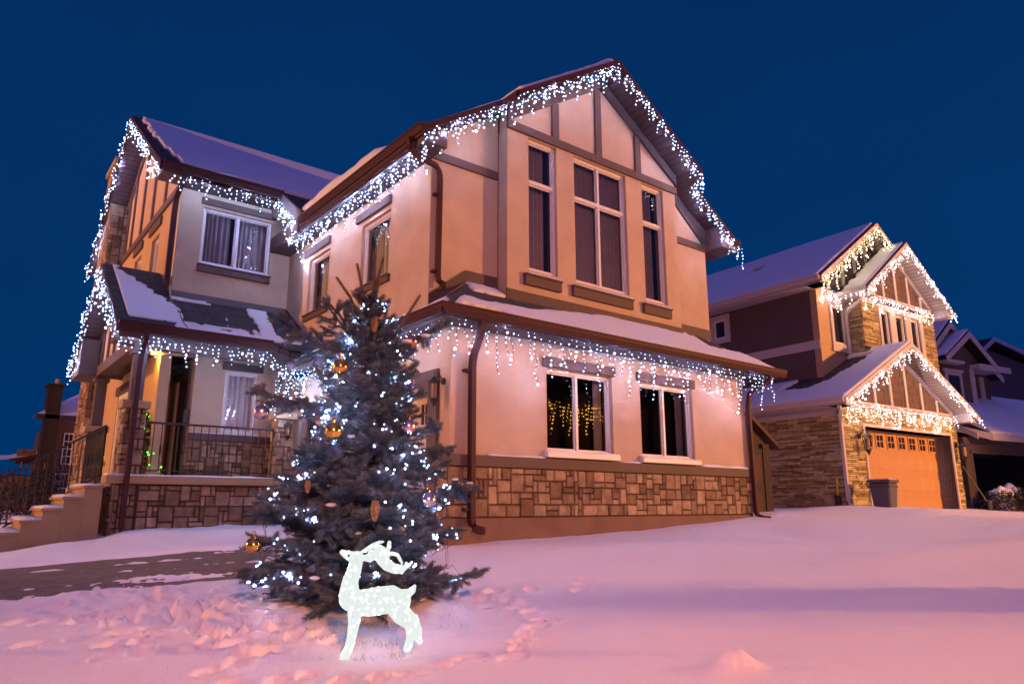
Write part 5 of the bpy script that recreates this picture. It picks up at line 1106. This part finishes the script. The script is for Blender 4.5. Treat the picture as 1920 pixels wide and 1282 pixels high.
for az, z, L, s, c in ((R(172), 2.42, 1.0, .02, .10), (R(-38), 1.62, .98, .06, .08), (R(-40), 1.95, .78, .12, .08), (R(20), 2.55, .62, .25, .2), (R(165), 2.9, .85, .15, .25), (R(-25), 2.9, .78, .35, .25), (R(-50), 2.2, .68, .05, .1), (R(190), 1.15, 1.02, -.1, .05), (R(200), 3.0, .6, .3, .3), (R(-45), .98, .78, -.12, .06)):
    bough(z, az, L, s, c)
# leaders
lead = [((3.0, 5.93, 3.40), (3.005, 5.93, 3.96)), ((3.03, 5.94, 3.40), (3.09, 5.92, 3.92)), ((2.96, 5.93, 3.36), (2.84, 5.96, 3.82)), ((2.90, 5.95, 3.24), (2.66, 6.0, 3.66)), ((3.0, 5.9, 3.35), (3.04, 5.9, 3.68)), ((2.85, 5.95, 3.1), (2.56, 6.05, 3.46)), ((3.15, 5.8, 3.1), (3.38, 5.7, 3.55)), ((2.96, 5.9, 3.3), (2.80, 5.9, 3.50))]
T = []
for a, b in lead:
    a, b = np.array(a), np.array(b); mid = (a+b)/2+np.array([rg.normal(0, .012), 0, .03]); wood_.tube([tuple(a), tuple(mid), tuple(b)], [.014, .012, .009], 6)
    for p, q in ((a, mid), (mid, b)): T.append(needle_arrays(p, q, 520, .009, .019, .0021, rg))
T2 = []
for a, b, w_ in segs:
    L = float(np.linalg.norm(b-a)); T2.append(needle_arrays(a, b, max(14, int(L*950*w_)), .005, .031, .0026, rg, flat=.95))
crown = tri_mesh('crown', np.concatenate(T2), needle, SP)
tri_mesh('leader_shoots', np.concatenate(T), mat('young_needle', (.26, .16, .09), .6), SP)
tw = MB()
for a, b, w_ in segs: tw.tube([tuple(a), tuple(b)], [.0045, .003], 3, close=False)
tw.build('twigs', bark, SP); wood_.build('trunk', bark, SP, smooth=True)
r7 = random.Random(9); cand = [p for p in BP if p[2] < 3.2]; r7.shuffle(cand)
for p in cand[:44]:
    sm = MB(); rr = r7.uniform(.02, .05); sm.ball((p[0], p[1], p[2]+.016), rr, 9, 6, .38); o = sm.build('snow_clump', snowr, SP, smooth=True)
# bulbs: a string wound round the tree, lying on the outer twigs, in uneven clusters
def outer(zc, az, k_=.93): 
    r_ = rad_at(zc)*k_; return Vector((TX+math.cos(az)*r_, TY+math.sin(az)*r_, zc))
BPa = np.array(BP); bl = []; cab = []; prev = None; turns = 13; nb_ = 980; r5 = random.Random(31)
for i in range(nb_):
    t = i/nb_; zc = .92+t*2.5; az = turns*2*math.pi*t**.85+r5.gauss(0, .05); q = outer(zc+.06*math.sin(az*2.3), az)
    dd = np.linalg.norm(BPa-np.array(q), axis=1); j = int(dd.argmin()); q = Vector(BPa[j]) if dd[j] < .22 else q
    q = q+Vector((r5.gauss(0, .018), r5.gauss(0, .018), r5.gauss(.0, .018)))
    cab.append(q)
    if float(fbm(np.array([(az % 6.2832)*1.9]), np.array([zc*3.4]), 17, 2)[0]) > .0: bl.append((tuple(q+Vector((0, 0, .012))), r5.choice([.006, .007, .0085, .010, .0115]), False) if r5.random() > .13 else (tuple(q+Vector((0, 0, .02))), .0062, True))
paths = []
for a, b in zip(cab, cab[1:]):
    if (a-b).length < .5: paths.append([a, (a+b)/2-Vector((0, 0, .02)), b])
light_string('fairy_lights', 'string of white fairy lights wound round the blue spruce', 'light string', None, paths, bl, cold, (TX, TY, TZ+.01), wr=.002)
# ornaments
def chrome(n, c, r_): return mat(n, c, r_, metal=1.0, var=.15, vscale=20, bump=.15, bscale=30)
gold = chrome('gold_glass', (.85, .48, .12), .16); silver = chrome('silver_glass', (.72, .70, .72), .22); copper = chrome('copper_glass', (.62, .30, .20), .2); pinkg = chrome('rose_glass', (.75, .55, .58), .25); conem = mat('cone_gold', (.34, .20, .08), .4, metal=.5, var=.5, vscale=60)
def bauble(label, p, r_, m_):
    root = empty('bauble', (p[0], p[1], p[2]-r_)); tag(root, label, 'bauble', 'baubles on the spruce'); b = MB(); b.ball(p, r_, 28, 18); b.build('ball', m_, root, smooth=True)
    b = MB(); b.tube([(p[0], p[1], p[2]+r_*.95), (p[0], p[1], p[2]+r_*1.22)], [r_*.2, r_*.18], 10); b.build('cap', gold, root)
    b = MB(); b.tube([(p[0]+.22*r_*math.cos(a)*.9, p[1]-.22*r_*math.cos(a)*.3, p[2]+r_*1.45+.26*r_*math.sin(a)) for a in [i*math.pi/5 for i in range(11)]], .0035, 5); b.build('loop', gold, root)
bauble('large gold bauble at the centre of the spruce', (2.355, 5.213, 2.159), .068, gold)
bauble('silver bauble on the right side of the spruce, level with the stone base', (3.184, 5.145, 1.644), .064, silver)
bauble('half silver, half gold bauble on the lowest left branch of the spruce', (1.997, 5.764, 1.30), .062, gold)
bauble('gold tinted clear bauble at the tip of the longest left branch', (2.079, 6.053, 2.365), .066, pinkg)
bauble('rose bauble among blue lights at the right edge of the spruce', (3.106, 5.366, 2.254), .064, pinkg)
bauble('gold bauble half hidden by twigs in the upper left of the spruce', (2.558, 5.593, 2.742), .068, gold)
bauble('copper bauble at the upper right of the spruce under the gutter', (3.251, 5.628, 3.068), .062, copper)
bauble('pale bauble at the right edge of the spruce beside the wall lantern', (3.225, 5.528, 2.617), .055, silver)
def cone(label, p, h=.15, r_=.036):
    root = empty('cone_ornament', p); tag(root, label, 'ornament', 'cone ornaments on the spruce'); b = MB(); rows = 12
    for i in range(rows):
        t = i/(rows-1); zz = p[2]+h/2-h*t; rr = r_*math.sin(math.pi*(.18+.72*t))**.7*(1.0 if t < .5 else 1-.5*(t-.5))
        for k_ in range(9):
            a = 2*math.pi*(k_+(i % 2)*.5)/9; b.ball((p[0]+rr*math.cos(a), p[1]+rr*math.sin(a), zz), r_*.19, 6, 4, 1.25)
    b.tube([(p[0], p[1], p[2]+h/2), (p[0], p[1], p[2]-h*.42)], [r_*.5, r_*.4], 8); b.build('scales', conem, root, smooth=True)
    b = MB(); b.tube([(p[0], p[1], p[2]+h*.5), (p[0], p[1], p[2]+h*.95)], .003, 4); b.build('hanger', gold, root)
cone('gold pine cone ornament hanging right above the reindeer', (2.675, 5.09, 1.562), .14, .03)
cone('gold pine cone ornament high on the spruce near its top', (2.845, 5.565, 3.144), .11, .026)
cone('gold pine cone ornament on the left flank of the spruce at mid height', (2.312, 5.537, 1.745), .09, .02)
cone('small amber cone ornament at the upper left edge of the spruce', (2.64, 5.94, 3.236), .10, .022)
# ================================================================== THE REINDEER
dx, dy = 2.43, 4.50; dz0 = GZ(dx, dy)-.01; kk = .00071; kx_ = .00076; kz_ = .00067
lat = Vector((math.cos(R(28.4)), -math.sin(R(28.4)), 0)); dep = Vector((math.sin(R(28.4)), math.cos(R(28.4)), 0))
RD = empty('reindeer_figure', (dx, dy, dz0)); tag(RD, 'glowing white lit reindeer figure with raised head standing in the snow by the spruce', 'light figure')
def dp(cx, cy, off=0.0): return tuple(Vector((dx, dy, dz0))+lat*((cx-530)*kx_)+dep*off+Vector((0, 0, (1215-cy)*kz_)))
def deer_tube(b, pts, n=14, ys=.62):
    P = [Vector(dp(x, y, o)) for x, y, r_, o in pts]; vs = []; fs = []
    for i, p in enumerate(P):
        d = (P[min(i+1, len(P)-1)]-P[max(i-1, 0)]).normalized(); a = d.cross(dep).normalized(); r_ = pts[i][2]*kk
        for k_ in range(n):
            t = 2*math.pi*k_/n; vs.append(tuple(p+a*math.cos(t)*r_+dep*math.sin(t)*r_*ys))
    for i in range(len(P)-1):
        for k_ in range(n): fs.append((i*n+k_, i*n+(k_+1) % n, (i+1)*n+(k_+1) % n, (i+1)*n+k_))
    fs += [tuple(range(n))[::-1], tuple(range((len(P)-1)*n, len(P)*n))]; b.add(vs, fs)
    for i in (0, len(P)-1):
        r_ = pts[i][2]*kk; c = P[i]; b2 = MB(); b2.ball((0, 0, 0), 1, 12, 8); b.add([tuple(c+lat*v[0]*r_+dep*v[1]*r_*ys+Vector((0, 0, v[2]*r_))) for v in b2.v], b2.f)
db = MB()
deer_tube(db, [(262, 640, 92, 0), (330, 680, 112, 0), (430, 690, 128, 0), (540, 672, 128, 0), (640, 660, 126, 0), (710, 680, 98, 0)])
deer_tube(db, [(275, 650, 108, 0), (262, 580, 92, 0), (268, 480, 76, 0), (300, 370, 66, 0), (312, 290, 62, 0)])
deer_tube(db, [(318, 262, 64, 0), (262, 250, 50, 0), (215, 226, 37, 0), (186, 208, 27, 0)], ys=.8)
deer_tube(db, [(318, 760, 66, .03), (318, 860, 55, .035), (305, 980, 46, .035), (285, 1100, 43, .035), (262, 1165, 42, .035), (236, 1185, 34, .035)], ys=.7)
deer_tube(db, [(310, 760, 60, -.03), (312, 860, 50, -.035), (302, 980, 43, -.035), (280, 1110, 40, -.035), (250, 1190, 36, -.035), (228, 1202, 28, -.035)], ys=.7)
deer_tube(db, [(700, 730, 92, .02), (745, 810, 72, .03), (835, 870, 46, .035), (866, 960, 41, .035), (868, 1040, 40, .035), (888, 1078, 28, .035)], ys=.7)
deer_tube(db, [(670, 740, 92, -.02), (720, 830, 74, -.03), (790, 910, 46, -.035), (800, 1010, 38, -.035), (788, 1090, 42, -.035), (775, 1115, 38, -.035)], ys=.7)
deer_tube(db, [(735, 620, 52, 0), (780, 605, 42, 0), (812, 580, 33, 0), (828, 540, 18, 0)], ys=.6)
def lit(name, base, strength, dots):
    m_ = bpy.data.materials.new(name); m_.use_nodes = True; t = m_.node_tree; t.nodes.clear(); o = t.nodes.new('ShaderNodeOutputMaterial'); e = t.nodes.new('ShaderNodeEmission')
    v = t.nodes.new('ShaderNodeTexVoronoi'); v.inputs['Scale'].default_value = 30; tc_ = t.nodes.new('ShaderNodeTexCoord'); t.links.new(tc_.outputs['Object'], v.inputs[0])
    mr_ = t.nodes.new('ShaderNodeMapRange'); mr_.inputs['From Min'].default_value = .03; mr_.inputs['From Max'].default_value = .33; mr_.inputs['To Min'].default_value = dots; mr_.inputs['To Max'].default_value = strength; mr_.interpolation_type = 'SMOOTHSTEP'
    t.links.new(v.outputs['Distance'], mr_.inputs[0]); e.inputs[0].default_value = (*base, 1)
    n_ = t.nodes.new('ShaderNodeTexNoise'); n_.inputs['Scale'].default_value = 90; t.links.new(tc_.outputs['Object'], n_.inputs[0]); ml = t.nodes.new('ShaderNodeMath'); ml.operation = 'MULTIPLY_ADD'; ml.inputs[1].default_value = .35; ml.inputs[2].default_value = -.17; t.links.new(n_.outputs[0], ml.inputs[0])
    a_ = t.nodes.new('ShaderNodeMath'); t.links.new(mr_.outputs[0], a_.inputs[0]); t.links.new(ml.outputs[0], a_.inputs[1]); t.links.new(a_.outputs[0], e.inputs[1]); t.links.new(e.outputs[0], o.inputs[0]); return m_
litm = lit('lit_acrylic', (.93, 1.0, .975), .86, 13.0)
bo = db.build('body', litm, RD, smooth=True)
rmo = bo.modifiers.new('remesh', 'REMESH'); rmo.mode = 'VOXEL'; rmo.voxel_size = .005; rmo.use_smooth_shade = True; sm_ = bo.modifiers.new('smooth', 'SMOOTH'); sm_.factor = .6; sm_.iterations = 7
ab = MB()
deer_tube(ab, [(345, 215, 14, .0), (400, 180, 22, .01), (460, 145, 26, .015), (510, 115, 18, .02), (538, 112, 12, .02)], ys=.5)
deer_tube(ab, [(430, 215, 28, -.01), (485, 235, 36, -.012), (520, 290, 40, -.015), (575, 345, 44, -.015), (640, 375, 42, -.015), (705, 385, 38, -.015), (750, 350, 22, -.015), (795, 315, 14, -.015)], ys=.4)
deer_tube(ab, [(480, 165, 34, 0), (540, 190, 34, 0), (580, 200, 26, 0), (590, 150, 22, 0), (592, 118, 21, 0)], ys=.4)
deer_tube(ab, [(560, 235, 34, 0), (620, 225, 20, 0), (670, 240, 20, 0), (690, 285, 18, 0), (712, 322, 12, 0)], ys=.4)
deer_tube(ab, [(560, 240, 36, 0), (580, 300, 30, 0), (640, 345, 26, 0), (700, 360, 24, 0)], ys=.4)
deer_tube(ab, [(735, 360, 18, 0), (745, 320, 12, 0)], ys=.5)
ao = ab.build('antlers', litm, RD, smooth=True); rmo = ao.modifiers.new('remesh', 'REMESH'); rmo.mode = 'VOXEL'; rmo.voxel_size = .004; rmo.use_smooth_shade = True; sm_ = ao.modifiers.new('smooth', 'SMOOTH'); sm_.factor = .5; sm_.iterations = 4
eb = MB(); deer_tube(eb, [(385, 270, 20, -.045), (430, 268, 34, -.05), (465, 258, 20, -.05)], ys=.25); eb.build('ear', litm, RD, smooth=True)
eb = MB(); deer_tube(eb, [(375, 255, 14, .045), (420, 250, 26, .05), (455, 240, 14, .05)], ys=.25); eb.build('ear', litm, RD, smooth=True)
eb = MB(); eb.ball(dp(245, 238, -.034), .0075, 10, 8); eb.build('eye', iron, RD, smooth=True)
eb = MB(); eb.tube([dp(603, 790, -.03), dp(606, 850, -.04), dp(618, 900, -.04), dp(632, 940, -.05), dp(650, 1190, -.09)], .0022, 5); eb.build('cord', whitem, RD)
# ================================================================== ACROSS THE STREET (mirrored in the windows)
amber = mat('amber_led', (1,)*3, emit=(1.0, .46, .05), estr=11)
HO = empty('opposite_house', (27, -17, .5)); tag(HO, 'dark house across the street with amber lights along its eaves', 'house')
q_ = (10.1, 1.55)
bush('unseen tall narrow evergreen shrub, added to cast the long shadow crossing the right hand lawn', q_[0], q_[1], GZ(*q_), .50, 1.75, 900, snowcap=False)  # added shadow caster outside the view, sized for the band on the lawn
farw = mat('very_dark_siding', (.016, .011, .012), .9)
m = MB(); m.box((16, -30, 0), (44, -16, 8.0)); m.prism([(16, -16, 8.0), (44, -16, 8.0), (30, -16, 12)], (0, -14, 0)); m.build('wall', farw, HO)
for s in (-1, 1):
    m = MB(); m.prism([(30, -15.4, 12.4), (30+s*15, -15.4, 8.0), (30+s*15, -15.4, 7.8), (30, -15.4, 12.15)], (0, -15, 0)); m.build('roof', shing, HO)
    m = MB(); m.prism([(30, -15.6, 12.5), (30+s*15, -15.6, 8.1), (30+s*15, -15.6, 8.01), (30, -15.6, 12.41)], (0, -14, 0)); m.build('roof_snow', snowr, HO)
for x0 in (18.5, 23.5, 30, 35): m = MB(); m.box((x0, -15.99, 1.6), (x0+1.6, -15.93, 3.2)); m.build('window', darkglass, HO)
m = MB(); m.box((26, -15.9, .6), (26.9, -15.93, 2.7)); m.build('door', wood, HO)
c_, b_ = icicle([(26.8, -15.2, 7.9), (30, -15.2, 7.5), (33.2, -15.2, 7.9)], seed=77, hi=1.9, lo=.2, spacing=.26, bs=.24, rad=.042)
light_string('icicle_lights', 'amber icicle lights along the eave of the house across the street', 'light string', None, c_, b_, amber, (26.8, -15.2, 7.2))
# brown grass tufts poking through thin snow round the spruce
gm = mat('dry_grass', (.11, .085, .035), .8); gb = []; rg2 = np.random.default_rng(3)
for i in range(2600):
    cx_, cy_ = 2.62+rg2.normal(0, .42), 5.02+rg2.normal(0, .20)
    if vnoise(cx_*6, cy_*6, 4) < .5: continue
    zz = GZ(cx_, cy_) if i % 4 == 0 or not gb else zz_last(cx_, cy_) if False else float(snow_h(np.array([cx_]), np.array([cy_]))[0])
    a = rg2.random()*6.28; l = .018+.03*rg2.random(); d = np.array([math.cos(a)*l*.8, math.sin(a)*l*.8, l*.7]); b = np.array([cx_, cy_, zz-.006]); s = np.array([-math.sin(a), math.cos(a), 0])*.0014
    gb.append([b-s, b+s, b+d])
for (gx, gy, n_) in ((2.55, 4.45, 40), (2.30, 4.50, 30), (2.62, 4.7, 60)):
    for i in range(n_):
        cx_, cy_ = gx+rg2.normal(0, .05), gy+rg2.normal(0, .04); zz = GZ(cx_, cy_); a = rg2.random()*6.28; l = .03+.03*rg2.random(); d = np.array([math.cos(a)*l*.6, math.sin(a)*l*.6, l*.8]); b = np.array([cx_, cy_, zz-.006]); s = np.array([-math.sin(a), math.cos(a), 0])*.0015; gb.append([b-s, b+s, b+d])
o = tri_mesh('dry_grass', np.array(gb), gm, None); tag(o, 'dry brown grass blades poking through thin snow around the spruce', 'grass', kind='stuff')
